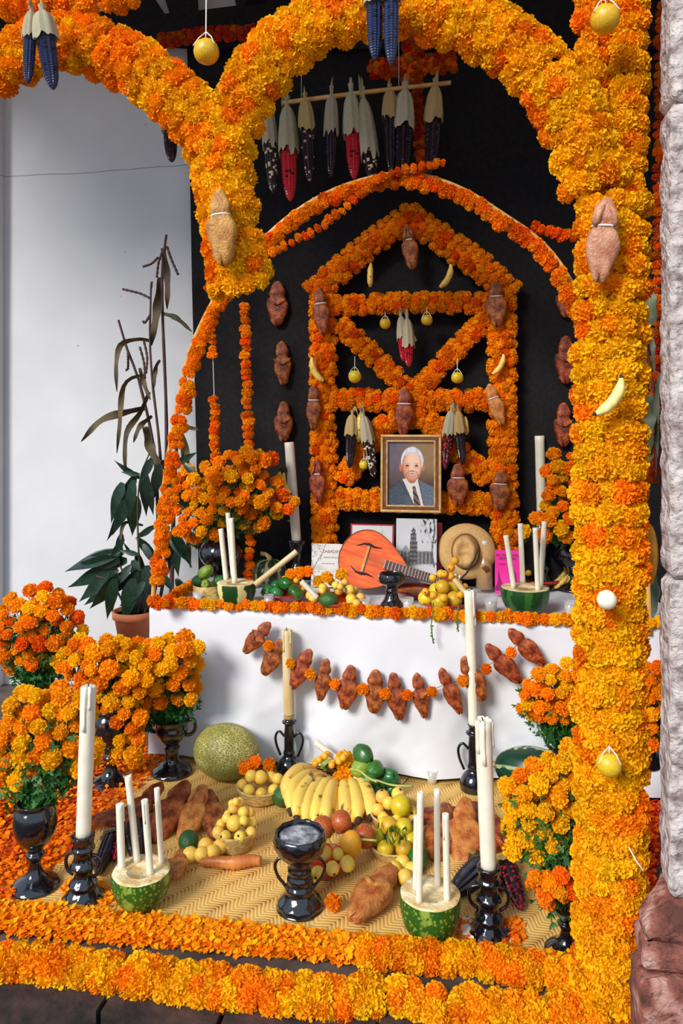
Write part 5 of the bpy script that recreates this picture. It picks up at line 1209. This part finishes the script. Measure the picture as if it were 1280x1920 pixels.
# ---- candlesticks and their candles
def stick_candle(hl, cl, u, vb, vt, prof, handles, ut, vtop, wp, m='wax', drips=3, wp2=None, uc=None):
    p = G(u, vb); H = (vb-vt)*mpp(p)*1.03; pot('candlestick', hl, 'candlestick', p, prof, H, handles, bumpy=.07 if prof is STICK else 0)
    c0 = p+V((0, 0, H*.93)); c1 = PY(ut, vtop, p.y+.01); candle(cl, c0, c1, wp*.5*mpp(p), m, (wp2 or wp)*.5*mpp(p), drips=drips)
stick_candle('black twisted candlestick with small handles at the front left', 'tall white candle at the front left with a ragged top', 156, 1682, 1568, STICK, [STICKH], 166, 1288, 27, 'wax', 2, 29)
stick_candle('black twisted candlestick with small handles at the front right', 'thickest white candle at the front right with melted sides', 916, 1746, 1628, STICK, [STICKH], 905, 1352, 30, 'wax', 7, 32)
stick_candle('black two-handled bottle candlestick behind the bananas', 'yellowed candle before the tablecloth with a frayed top', 542, 1450, 1342, TALLSTICK, [TALLH], 538, 1182, 21, 'waxy', 2)
stick_candle('black handled bottle candlestick half hidden by the front right candle', 'slim tall candle rising above the table edge', 888, 1480, 1362, TALLSTICK, [TALLH], 879, 1108, 19, 'wax', 3)
# ---- incense burner
p = G(562, 1700); H = 142*mpp(p); pot('incense_burner', 'large two-handled black incense burner at the front of the mat', 'burner', p, BURNER, H, [BURNH], bumpy=.03, rz=.15)
a_ = MB(); a_.lathe([(.001, .95*H), (.12*H, .945*H), (.22*H, .95*H), (.285*H, .94*H)], 30, c=p, fn=lambda a, r, z: 1+.03*math.sin(7*a)); tag(a_.obj('ash', M['ash']), 'grey ash filling the large black incense burner', 'ash')
# ---- cut squash with candles on the mat
p = G(265, 1697); s = mpp(p)
squash_candles('mottled squash half with four candles at the front left', p, 54*s, 66*s, 'sq_mottle', [(228, 1628, 224, 1508, 7), (257, 1617, 240, 1456, 6.5), (282, 1640, 271, 1500, 6.5), (303, 1620, 294, 1478, 5.5)], None, labels=['frayed candle at the left rim of the front left squash half', 'tallest candle of the front left squash half', 'candle with a bent tip at the front of the left squash half', 'slim candle at the right rim of the front left squash half'])
p = G(806, 1756); s = mpp(p)
squash_candles('plain green squash half with four candles at the front right', p, 57*s, 82*s, 'sq_mottle', [(785, 1694, 788, 1486, 6.5), (820, 1663, 819, 1480, 6), (838, 1690, 835, 1526, 6.5), (779, 1668, 781, 1530, 6)], None, labels=['tallest candle at the front of the right squash half', 'candle at the back of the front right squash half', 'shorter candle with a ragged tip in the front right squash half', 'candle hidden behind the tallest one in the front right squash half'])
# ---- whole squashes
p = G(424, 1458); R = 50*mpp(p); rt = thing('netted_melon', 'large oval netted yellow-green melon before the tablecloth', 'melon', p+V((0, 0, R*.99)), None, rotz(-.12)); MB().ball((0, 0, 0), (R*1.27, R, R), 48, 24, fn=lambda d: 1+.010*math.cos(math.atan2(d.y, d.z)*10)).obj('rind', M['melon'], rt)
b = MB(); b.lathe([(.001, 0), (.014, 0), (.010, .012), (.001, .014)], 10); o = b.obj('stalk_scar', M['husky'], rt, (R*1.25, 0, 0)); o.rotation_euler = (0, math.pi/2, 0)
p = G(1000, 1492); R = 45*mpp(p); rt = thing('green_squash', 'large glossy dark green squash behind the front bouquet', 'squash', p+V((0, 0, R*1.0)), None, rotz(-.25)); MB().ball((0, 0, 0), (R*1.6, R, R), 48, 24, fn=lambda d: 1+.012*math.cos(math.atan2(d.y, d.z)*9)).obj('rind', M['sq_long'], rt)
b = MB(); b.tube([(0, 0, 0), (.02, 0, .004), (.035, 0, .012)], [.016, .012, .011], 8); b.obj('stalk', M['husky'], rt, (-R*1.6, 0, 0)).rotation_euler = (0, 0, math.pi)
# ---- bananas on the mat
p = G(628, 1452)+V((0, 0, .17)); p = PY(632, 1440, G(628, 1470).y); root = thing('banana_bunch', 'big bunch of spotted yellow bananas in the middle of the mat', 'bananas', p); s = mpp(p)
b = MB(); b.ball((0, 0, 0), (.06, .03, .03), 10, 6); b.obj('crown', M['btip'], root)
for (ua, va, uc, vc, bu, bz, zc) in ((612, 1450, 545, 1530, -26, 22, .05), (618, 1452, 556, 1545, -20, 18, .05), (624, 1455, 574, 1552, -16, 14, .045), (630, 1456, 592, 1556, -13, 12, .045), (636, 1458, 612, 1552, -8, 8, .06), (643, 1458, 650, 1545, 2, 6, .05), (652, 1456, 672, 1545, 8, 8, .05), (660, 1454, 694, 1540, 16, 10, .05), (604, 1446, 538, 1510, -24, 26, .06), (634, 1462, 625, 1560, -4, 4, .03), (610, 1460, 566, 1556, -16, 6, .03), (646, 1462, 658, 1556, 4, 4, .03)):
    a = PY(ua, va, p.y-.01-.0004*(va-1440)); c = G(uc, vc, zc+.0); banana_arc(root, a, c, V((bu*s*1.6, -.05, bz*s*1.6+.03)), 13.5*s)
for lb, u, v, y, k in (('marigold head lying on the top of the big banana bunch', 644, 1458, -.04, 'o'), ('marigold head behind the banana bunch beside the chayotes', 645, 1426, .03, 'y')):
    q = PY(u, v, p.y+y-.03); rt = thing('loose_marigold', lb, 'flower', q); flower(rt, V((0, 0, 0)), (0, -.7, .7), .05, k)
pile('tiny orange fruit on top of the big banana bunch', p, 'orange', [(-.10+.028*(i % 6)+ru(-.006, .006), -.05+.022*(i//6), .035+.02*(i % 3), .018) for i in range(12)], 'tiny orange fruit on the bananas', calyx=False)
for lb, a, c, r in (('thin candle slanting over the marigold heads to the chayotes', (592, 1392), (640, 1430), 6), ('thin candle lying on the right side of the banana bunch', (664, 1458), (690, 1492), 6), ('short white candle leaning on the front of the bananas', (596, 1556), (610, 1505), 6.5), ('short white candle lying left of the incense burner bowl', (505, 1540), (540, 1556), 6)):
    yy = p.y+(.02 if a[1] < 1450 else -.10 if a[1] < 1500 else -.24); z0 = PY(*a, yy); z1 = PY(*c, yy-.02); candle(lb, z1, z0, r*mpp(z0), 'wax', wick=False)
# ---- chayotes and avocados
for lb, u, v, z, r, k in [('dark chayote at the very top of the chayote pile', 679, 1415, .20, .048, 'chayote'), ('pale green chayote just below the top of the pile', 678, 1438, .15, .05, 'pale'), ('dark chayote right of the pale one in the pile', 703, 1442, .15, .042, 'chayote'), ('chayote at the right end of the pile', 727, 1458, .10, .046, 'chayote'), ('chayote in the middle of the pile', 690, 1464, .10, .046, 'chayote'), ('chayote low in the middle of the pile', 708, 1470, .07, .046, 'chayote'), ('chayote at the bottom right of the pile', 735, 1476, .05, .042, 'chayote'), ('chayote at the bottom beside the banana tips', 706, 1492, .05, .044, 'chayote'), ('yellowish chayote behind the slanting thin candle', 615, 1428, .06, .045, 'pale'), ('avocado left behind the banana bunch', 560, 1458, .05, .048, 'avocado'), ('leafy green fruit on the left shoulder of the bananas', 582, 1446, .075, .04, 'chayote'), ('avocado left of the banana bunch at the round basket', 529, 1493, .055, .05, 'avocado'), ('avocado lying among loose yellow fruit at the left', 353, 1578, .045, .045, 'avocado'), ('avocado behind the candles of the front right squash half', 783, 1608, .05, .046, 'avocado')]:
    fruit(lb, G(u, v, z+.0), r*(1.2 if 'pile' in lb else 1.05), k, name='chayote' if k == 'pale' else None, cat='avocado' if k == 'avocado' else 'chayote', calyx=False)
# ---- baskets of yellow fruit
def bask(lb, u, v, wp, hp, flare): p = G(u, v); R = wp*.5*mpp(p); basket('straw_basket', lb, 'basket', p, R, hp*mpp(p), 'straw', flare); return p, R, hp*mpp(p)
p, R, H = bask('shallow straw bowl of round yellow fruit beside the netted melon', 488, 1496, 90, 24, .8)
pile('round yellow fruit in the straw bowl beside the melon', p, 'guava', [(x*.74, y*.74, z, r*.92) for x, y, z, r in [(-.11, -.02, H+.0, .036), (-.05, -.08, H, .036), (.03, -.09, H-.005, .034), (.10, -.05, H, .036), (.10, .04, H+.02, .036), (-.07, .06, H+.02, .034), (.0, .0, H+.035, .042), (-.055, -.02, H+.045, .036), (.05, .06, H+.02, .034)]], 'yellow fruit in the bowl beside the melon')
for k, (x, y, z) in enumerate([(-.09, .05, .05), (-.05, .08, .065), (.02, .08, .06)]):
    q = p+V((x, y, H+z)); rt = thing('loose_marigold', ['leftmost', 'middle', 'rightmost'][k]+' marigold head on the bowl beside the melon', 'flower', q); flower(rt, V((0, 0, 0)), (0, -.7, .7), .032, 'o')
p, R, H = bask('deep straw bowl heaped with small yellow fruit', 441, 1588, 82, 34, .74)
pile('small yellow fruit heaped in the deep straw bowl', p, 'guava', [(x*.74, y*.74, z, r*.92) for x, y, z, r in [(-.08, -.05, H+.0, .032), (-.03, -.085, H, .032), (.05, -.075, H, .032), (.095, -.02, H, .030), (-.09, .03, H, .03), (.08, .05, H+.01, .03), (.0, -.02, H+.03, .042), (-.05, .0, H+.04, .026), (.05, -.01, H+.04, .026), (.03, .05, H+.05, .03), (-.03, .05, H+.06, .028), (-.06, .06, H+.03, .026), (.0, .08, H+.08, .024), (-.01, .04, H+.095, .02), (-.045, .08, H+.07, .022), (.06, .08, H+.04, .026)]], 'small yellow fruit in the deep bowl')
p, R, H = bask('straw bowl of yellow fruit below the chayote pile', 737, 1553, 84, 28, .76)
pile('yellow fruit in the bowl below the chayotes', p, 'guava', [(x*.74, y*.74, z, r*.92) for x, y, z, r in [(-.09, .0, H+.01, .036), (-.05, -.06, H, .034), (.03, -.08, H, .034), (.10, .0, H+.01, .038), (.05, .05, H+.03, .042), (-.03, .03, H+.03, .036), (-.07, .06, H+.045, .040), (.02, .09, H+.05, .04), (.09, .07, H+.02, .036)]], 'yellow fruit in the bowl below the chayotes')
fruit('olive green fruit among the yellow ones below the chayotes', p+V((.035, -.02, H+.045)), .046, 'lime', calyx=False)
p, R, H = bask('shallow straw tray of yellow-green limes at the front', 735, 1600, 84, 18, .82)
pile('yellow-green lime on the shallow straw tray', p, 'lime', [(x*.74, y*.74, z, r*.92) for x, y, z, r in [(-.09, .02, H+.01, .04), (-.03, -.07, H+.005, .040), (.07, -.055, H+.005, .042), (.10, .03, H+.01, .04), (-.02, .05, H+.05, .044), (.06, .05, H+.05, .044), (.01, -.01, H+.02, .036), (-.05, .09, H+.04, .036), (-.14, .06, H, .045)]], 'limes on the shallow tray', cat='lime')
b = MB()
for k in range(40):
    c = V((ru(-.06, .06), ru(-.09, .03), H+.07)); d = V((ru(-.4, .4), -1, ru(-.5, .1))).normalized()*.05; e = V((ru(-1, 1), 0, ru(-1, 1))).normalized()*.004; b.add([c, c+d*.5+e, c+d, c+d*.5-e], [(0, 1, 2, 3)])
tag(b.obj('green_sprig', M['green'], None, p), 'feathery green sprig lying over the limes', 'sprig')
# red bowl of fruit behind burner
p = G(607, 1632); R = 50*mpp(p); basket('clay_bowl', 'red clay bowl of fruit partly behind the incense burner', 'bowl', p, R, .045, 'redclay', .66)
pile('yellow fruit at the front of the red clay bowl', p, 'guava', [(-.06, -.09, .06, .036), (.0, -.11, .055, .030), (.05, -.09, .065, .032), (.01, -.04, .09, .034), (.10, -.05, .065, .036), (-.03, -.05, .085, .03), (.06, -.03, .085, .028)], 'yellow fruit in the red clay bowl')
for lb, x, y, z, r in (('reddish round fruit at the back of the red clay bowl', .05, .10, .14, .043), ('orange fruit cut open in the red clay bowl', .10, .03, .09, .05), ('dark red fruit behind the burner bowl', -.02, .08, .12, .045), ('round pinkish fruit beside the red clay bowl', .14, .12, .08, .046)):
    o = fruit(lb, p+V((x, y, z)), r, 'mango' if 'orange' in lb else 'guava', name='red_fruit', calyx=False); 
    if 'orange' not in lb: o.children[0].data = RF
for lb, pts in (('pale green stem lying across the chayotes', [(656, 1442), (672, 1444), (690, 1458), (706, 1466)]), ('long pale flower stem across the chayote pile', [(678, 1466), (700, 1462), (735, 1472), (775, 1474)]), ('pale stem lying from the burner to the lime tray', [(598, 1556), (640, 1556), (670, 1572), (706, 1576)]), ('thin green stem lying in front of the red clay bowl', [(608, 1562), (632, 1600), (660, 1640), (680, 1662)])):
    zz = .20 if pts[0][1] < 1450 else .16 if 'across' in lb else .12 if 'burner' in lb else .1
    pp = [G(u, v, zz-(.09 if ('front' in lb and i > 1) else 0)) for i, (u, v) in enumerate(pts)]; b = MB(); b.tube([q-pp[0] for q in smooth_path(pp, 16)], .0045, 6); tag(b.obj('plant_cutting', mat('pale_stem', (.35, .42, .08), (.5, .52, .14), 20, .5), None, pp[0]), lb, 'stem')
# loose fruit
pile('loose yellow fruit beside the avocado at the left', V((0, 0, 0)), 'guava', [(*G(u, v, MT+.034), .036) for u, v in ((356, 1602), (378, 1602), (398, 1598), (385, 1585), (412, 1588))], 'loose yellow fruit at the left')
pile('loose yellow fruit behind the front right squash half', V((0, 0, 0)), 'guava', [(*G(u, v, MT+.034), .037) for u, v in ((738, 1630), (760, 1645), (755, 1618), (772, 1632))], 'loose yellow fruit at the right')
for lb, u, v in (('single small marigold lying right of the incense burner', 624, 1692),):
    q = G(u, v, MT+.03); rt = thing('loose_marigold', lb, 'flower', q); flower(rt, V((0, 0, 0)), (.3, -.5, 1), .032, 'o')
q = G(734, 1540, .1); 
rt = thing('loose_marigold', 'yellow marigold lying behind the breads at the right', 'flower', G(893, 1518, .03)); flower(rt, V((0, 0, 0)), (0, -.5, 1), .03, 'y')
# ---- breads on the mat
def bread_floor(label, u, v, lpx, yaw, k='d', z=.035, tied=False, arms=None, wid=1.0, pitch=0):
    p = G(u, v, MT+z); bread(label, p, lpx*mpp(p), rotz(yaw) @ rotx(-math.pi/2+pitch), k, tied, arms, None, wid)
bread_floor('dark bread figure at the left end of the bread group', 222, 1530, 128, -.9, 'd', .04, wid=.7)
bread_floor('dark bread figure behind the tallest left candle', 262, 1515, 128, -.3, 'd', .05, wid=.9, pitch=.3)
bread_floor('wide reddish bread figure in the middle of the left group', 318, 1522, 145, -.1, 'd', .05, wid=.95, pitch=.35)
bread_floor('pale bread figure with folded arms right in the left group', 362, 1525, 128, .05, 'l', .05, arms=1, pitch=.35, wid=.8)
bread_floor('reddish bread figure leaning at the deep straw bowl', 398, 1525, 128, .45, 'd', .04, wid=.75, pitch=.2)
bread_floor('pale bread figure right of the front left squash half', 332, 1620, 90, .2, 'l', .035)
p = G(432, 1616, MT+.024); rt = thing('bread_stick', 'long twisted bread stick lying in front of the deep straw bowl', 'bread', p, None, rotz(.22)); b = MB(); b.tube([((t-.5)*.235, .006*math.sin(t*9), 0) for t in [i/24 for i in range(25)]], [.014+.012*math.sin(math.pi*i/24)+.004*(i % 2)+.004*(i > 12) for i in range(25)], 10, flat=.8); b.obj('crust', M['breadl'], rt)
bread_floor('pale golden bread figure lying in front of the lime tray', 702, 1672, 180, -.32, 'l', .04, arms=0, wid=.78)
bread_floor('golden brown bread figure right of the squash candles', 870, 1558, 140, -.05, 'l', .05, wid=.95, pitch=.45)
bread_floor('dark bread figure half behind the squash candles', 826, 1560, 150, -.1, 'd', .035, wid=.8, pitch=.2)
bread_floor('long bread figure behind the squash candles', 812, 1528, 130, -1.2, 'd', .03, wid=.6)
bread_floor('dark bread figure behind the thick front candle', 915, 1545, 150, .4, 'd', .04, wid=.8)
bread_floor('bread figure lying under the front right bouquet', 945, 1575, 130, -.9, 'd', .03, wid=.6)
# ---- corn on the mat
def corn_floor(lb, u0, v0, u1, v1, wp, kind, husk=None, hl=.05):
    a = G(u0, v0, MT+wp*.5*.0015); c = G(u1, v1, MT+wp*.4*.0015); corn(lb, a, wp*.5*mpp(a), (a-c).length, kind, husk or 'p', hl if husk else None, (a-c).to_track_quat('Z', 'Y'))
corn_floor('dark corn cob behind the candles of the left squash half', 252, 1546, 262, 1618, 40, 'dark')
corn_floor('purple corn cob left of the left squash half', 222, 1540, 215, 1612, 26, 'maroon', 'p')
corn_floor('blue-black corn cob lying right of the front left candlestick', 208, 1570, 182, 1640, 30, 'dark', 'p', .04)
corn_floor('large purple corn cob left of the thick front candle', 905, 1622, 848, 1675, 46, 'dark', 'y', .07)
corn_floor('long purple corn cob right of the thick front candle', 950, 1622, 978, 1705, 34, 'maroon', 'y', .08)
corn_floor('short purple corn cob behind the front right candlestick', 930, 1640, 912, 1695, 34, 'maroon')
# salt-white wax spill
b = MB(); b.lathe([(.001, .012), (.03, .010), (.055, .004), (.06, 0)], 20, fn=lambda a, r, z: 1+.3*noise.noise(V((math.cos(a)*2, math.sin(a)*2, 5)))); tag(b.obj('wax_spill', M['wax'], None, G(888, 1740, MT)), 'white wax spilled at the foot of the front right candlestick', 'wax')
# ---- potted plant and dry corn stalks at the left
p = PZ(252, 1245, .0); p = PY(252, 1204, .42); pz = p.z; s = mpp(p)
pot_z = 0
stand = thing('plant_stand', 'dark box under the terracotta pot behind the bouquets', 'stand', (p.x, p.y, 0)); MB().box((0, 0, (pz-.02)/2), (.24, .24, pz-.02)).obj('box', M['darkwood'], stand, smooth=False)
R = 40*s; Hh = 66*s
tp = thing('terracotta_pot', 'terracotta pot standing left of the table behind the bouquets', 'pot', p-V((0, 0, .018)))
MB().lathe([(.001, 0), (R*.68, 0), (R*.9, Hh*.78), (R*1.0, Hh*.80), (R*1.02, Hh), (R*.9, Hh), (R*.86, Hh*.85), (.001, Hh*.85)], 32).obj('body', M['terra'], tp)
MB().lathe([(.001, Hh*.9), (R*.88, Hh*.9)], 20).obj('soil', M['soil'], tp)
LFM = [leaf_mesh(M['dleaf'], 1, w, d) for w, d in ((.115, .35), (.13, .25), (.10, .45))]
plant = thing('leafy_plant', 'dark green leafy plant growing in the terracotta pot', 'plant', p+V((0, 0, Hh*.8))); o0 = plant.location
def stemline(root, pts, r, m='dstem', name='stem'):
    b = MB(); b.tube([q-root.location for q in smooth_path(pts, 18)], [r*(1-.45*i/17)*(1.5 if m == 'cstem' else 1.1)*(1+.12*(i % 3 == 0)) for i in range(18)], 6); return b.obj(name, M[m], root)
stems = [[(250, 1195), (240, 1120), (225, 1060), (200, 1040)], [(255, 1195), (262, 1100), (258, 980), (262, 900), (280, 850)], [(262, 1195), (285, 1080), (310, 960), (330, 880)], [(246, 1195), (230, 1130), (205, 1090), (180, 1080)]]
for q in stems: stemline(plant, [PY(u, v, p.y+.02) for u, v in q], .007)
def leaf_at(root, u, v, u2, v2, Y, wk=None, y2=-.03, lm=None, name='leaf', roll=0, wsc=1):
    a = PY(u, v, Y); c = PY(u2, v2, Y+y2); d = c-a; L = d.length*1.12
    q = d.to_track_quat('Y', 'Z'); x = q @ V((1, 0, 0))
    # turn the blade to face the viewer
    n = (CAM-a).normalized(); y = d.normalized(); zz = (n-y*n.dot(y)).normalized(); xx = y.cross(zz); m3 = Matrix((xx, y, zz)).transposed(); q = m3.to_quaternion() @ Q((0, 1, 0), roll)
    return put(name, lm or random.choice(LFM), root, a-root.location, q, (L*wsc, L, L*.6))
lf = [(230, 905, 205, 978), (250, 900, 238, 975), (270, 895, 290, 960), (262, 890, 225, 885), (285, 860, 262, 905), (300, 870, 285, 940), (240, 935, 212, 1000), (255, 930, 250, 1000), (230, 1035, 130, 1068), (225, 1050, 150, 1058), (215, 1060, 122, 1105), (220, 1065, 148, 1125), (230, 1075, 170, 1145), (240, 1080, 185, 1120), (250, 1085, 230, 1170), (245, 1060, 215, 1100), (262, 1070, 255, 1150), (275, 1060, 282, 1135), (260, 1040, 222, 1032), (268, 1020, 290, 1060), (250, 1050, 265, 1110), (325, 880, 310, 950), (330, 870, 365, 850), (335, 900, 350, 965), (320, 1000, 335, 1075), (318, 1010, 345, 1050), (300, 1075, 330, 1110), (330, 1085, 352, 1120), (270, 1090, 245, 1130), (345, 870, 372, 895), (215, 1085, 200, 1160), (235, 1100, 248, 1180), (272, 1100, 276, 1172), (232, 1010, 205, 1050), (285, 990, 255, 1010)]
for q in lf:
    leaf_at(plant, *q, p.y+ru(-.06, .08), roll=ru(-.4, .4), wsc=1.35)
    leaf_at(plant, q[0]+ru(-14, 14), q[1]+ru(-14, 14), q[2]+ru(-22, 22), q[3]+ru(-20, 20), p.y+ru(.0, .12), roll=ru(-.7, .7), wsc=1.2)
# dry corn stalks
corn_p = thing('dry_corn_stalks', 'tall dry corn stalks with drooping leaves against the white wall', 'plant', p+V((.03, .06, Hh*.8)))
YS = p.y+.10
for q, r in (([(268, 1190), (300, 1050), (312, 830), (305, 600), (304, 500), (312, 440)], .0085), ([(280, 1190), (310, 1060), (300, 850), (286, 720), (281, 640), (283, 540)], .007), ([(300, 1100), (290, 860), (262, 720), (240, 660), (222, 600)], .008), ([(320, 1190), (324, 1000), (330, 850), (338, 780)], .010)):
    stemline(corn_p, [PY(u, v, YS) for u, v in q], r, 'cstem', 'stalk')
for q in ([(312, 440), (310, 452), (309, 470)], [(308, 465), (298, 490), (294, 520)], [(297, 482), (284, 494), (268, 500)], [(313, 462), (322, 488), (334, 515)], [(283, 560), (262, 550), (230, 542)], [(283, 540), (284, 530), (285, 530)], [(282, 590), (272, 605), (268, 602)], [(270, 640), (276, 670), (274, 700)], [(240, 660), (240, 690), (236, 694)], [(262, 650), (270, 680), (272, 710)]):
    b = MB(); pp = [PY(u, v, YS)-corn_p.location for u, v in q]; pp = smooth_path(pp, 14); b.tube(pp, [.006+.003*(i % 2) for i in range(14)], 5); b.obj('tassel', M['cstem'], corn_p)
def strip_leaf(pts, w, m='dryleaf'):
    w *= 1.45
    pp = smooth_path([PY(u, v, YS+dy) for u, v, dy in pts], 16); b = MB(); vs = []
    for i, q in enumerate(pp):
        t = (pp[min(i+1, 15)]-pp[max(i-1, 0)]).normalized(); n = (CAM-q).normalized(); sd = t.cross(n).normalized(); ww = w*(math.sin(math.pi*(.12+.86*i/15)))**.7
        tw_ = .8*math.sin(i*.5); sd = sd*math.cos(tw_)+n*math.sin(tw_)
        for k in (-1, 0, 1): vs.append(q+sd*(ww*k)+n*(-.006*(1-abs(k)))-corn_p.location)
    b.grid(vs, 3, 16); b.obj('leaf', M[m], corn_p)
for q, w in (([(305, 465, 0), (311, 500, -.03), (314, 540, -.05), (313, 580, -.05)], .016), ([(300, 520, 0), (296, 570, -.02), (288, 620, -.02), (284, 648, 0)], .020), ([(305, 588, 0), (330, 596, -.03), (360, 622, -.02)], .012), ([(283, 640, 0), (262, 636, -.03), (228, 645, -.06), (218, 680, -.08), (219, 735, -.09)], .012), ([(270, 705, 0), (248, 708, -.03), (230, 730, -.06), (224, 800, -.08), (219, 850, -.08)], .012), ([(275, 765, 0), (240, 772, -.04), (190, 788, -.08), (152, 828, -.10)], .017), ([(280, 735, 0), (262, 775, -.04), (238, 810, -.07), (234, 860, -.08), (238, 890, -.08)], .013), ([(262, 690, 0), (270, 720, -.02), (282, 750, -.03)], .012), ([(300, 675, 0), (292, 690, -.02), (288, 730, -.04)], .010), ([(330, 800, 0), (345, 830, -.03), (350, 900, -.05), (352, 930, -.05)], .018), ([(335, 790, 0), (350, 800, -.03), (372, 806, -.03)], .012), ([(285, 780, 0), (262, 800, -.04), (250, 830, -.06)], .012), ([(268, 985, 0), (235, 980, -.04), (226, 1010, -.05), (232, 1040, -.05)], .008), ([(345, 880, 0), (352, 1000, -.03), (357, 1065, -.04)], .014), ([(272, 800, 0), (286, 850, -.03), (306, 880, -.03)], .022)):
    strip_leaf(q, w)
# dry leaves beside the stone pillar
cp2 = thing('dry_corn_stalks', 'green-grey corn leaves in the gap beside the stone pillar', 'plant', PY(1224, 880, .15)); corn_p = cp2; YS = .15
stemline(cp2, [PY(u, v, YS) for u, v in ((1205, 620), (1218, 690), (1228, 760), (1230, 900))], .006, 'cstem', 'stalk')
for q, w in (([(1206, 525, 0), (1216, 560, -.02), (1222, 590, -.02), (1218, 612, 0)], .024), ([(1220, 615, 0), (1224, 660, -.02), (1226, 700, 0)], .008), ([(1222, 740, 0), (1214, 790, -.03), (1216, 850, -.04)], .026), ([(1236, 700, 0), (1230, 760, -.02), (1232, 860, -.02)], .010), ([(1222, 830, 0), (1212, 870, -.02), (1206, 885, -.02)], .014), ([(1203, 630, 0), (1206, 660, -.01), (1210, 690, -.01)], .010), ([(1224, 1070, 0), (1226, 1120, -.02), (1222, 1160, -.02)], .02)): strip_leaf(q, w, 'greyleaf')
# white string tied from the column to the pillar
b = MB(); a, c = PY(1178, 1588, -1.47), V((.46, -1.50, PY(1178, 1588, -1.47).z-.045)); b.tube([V((0, 0, 0)), (c-a)*.5-V((0, 0, .004)), c-a], .002, 5); tag(b.obj('tie_string', M['twine'], None, a), 'thin white string tying the golden column to the stone pillar', 'string')
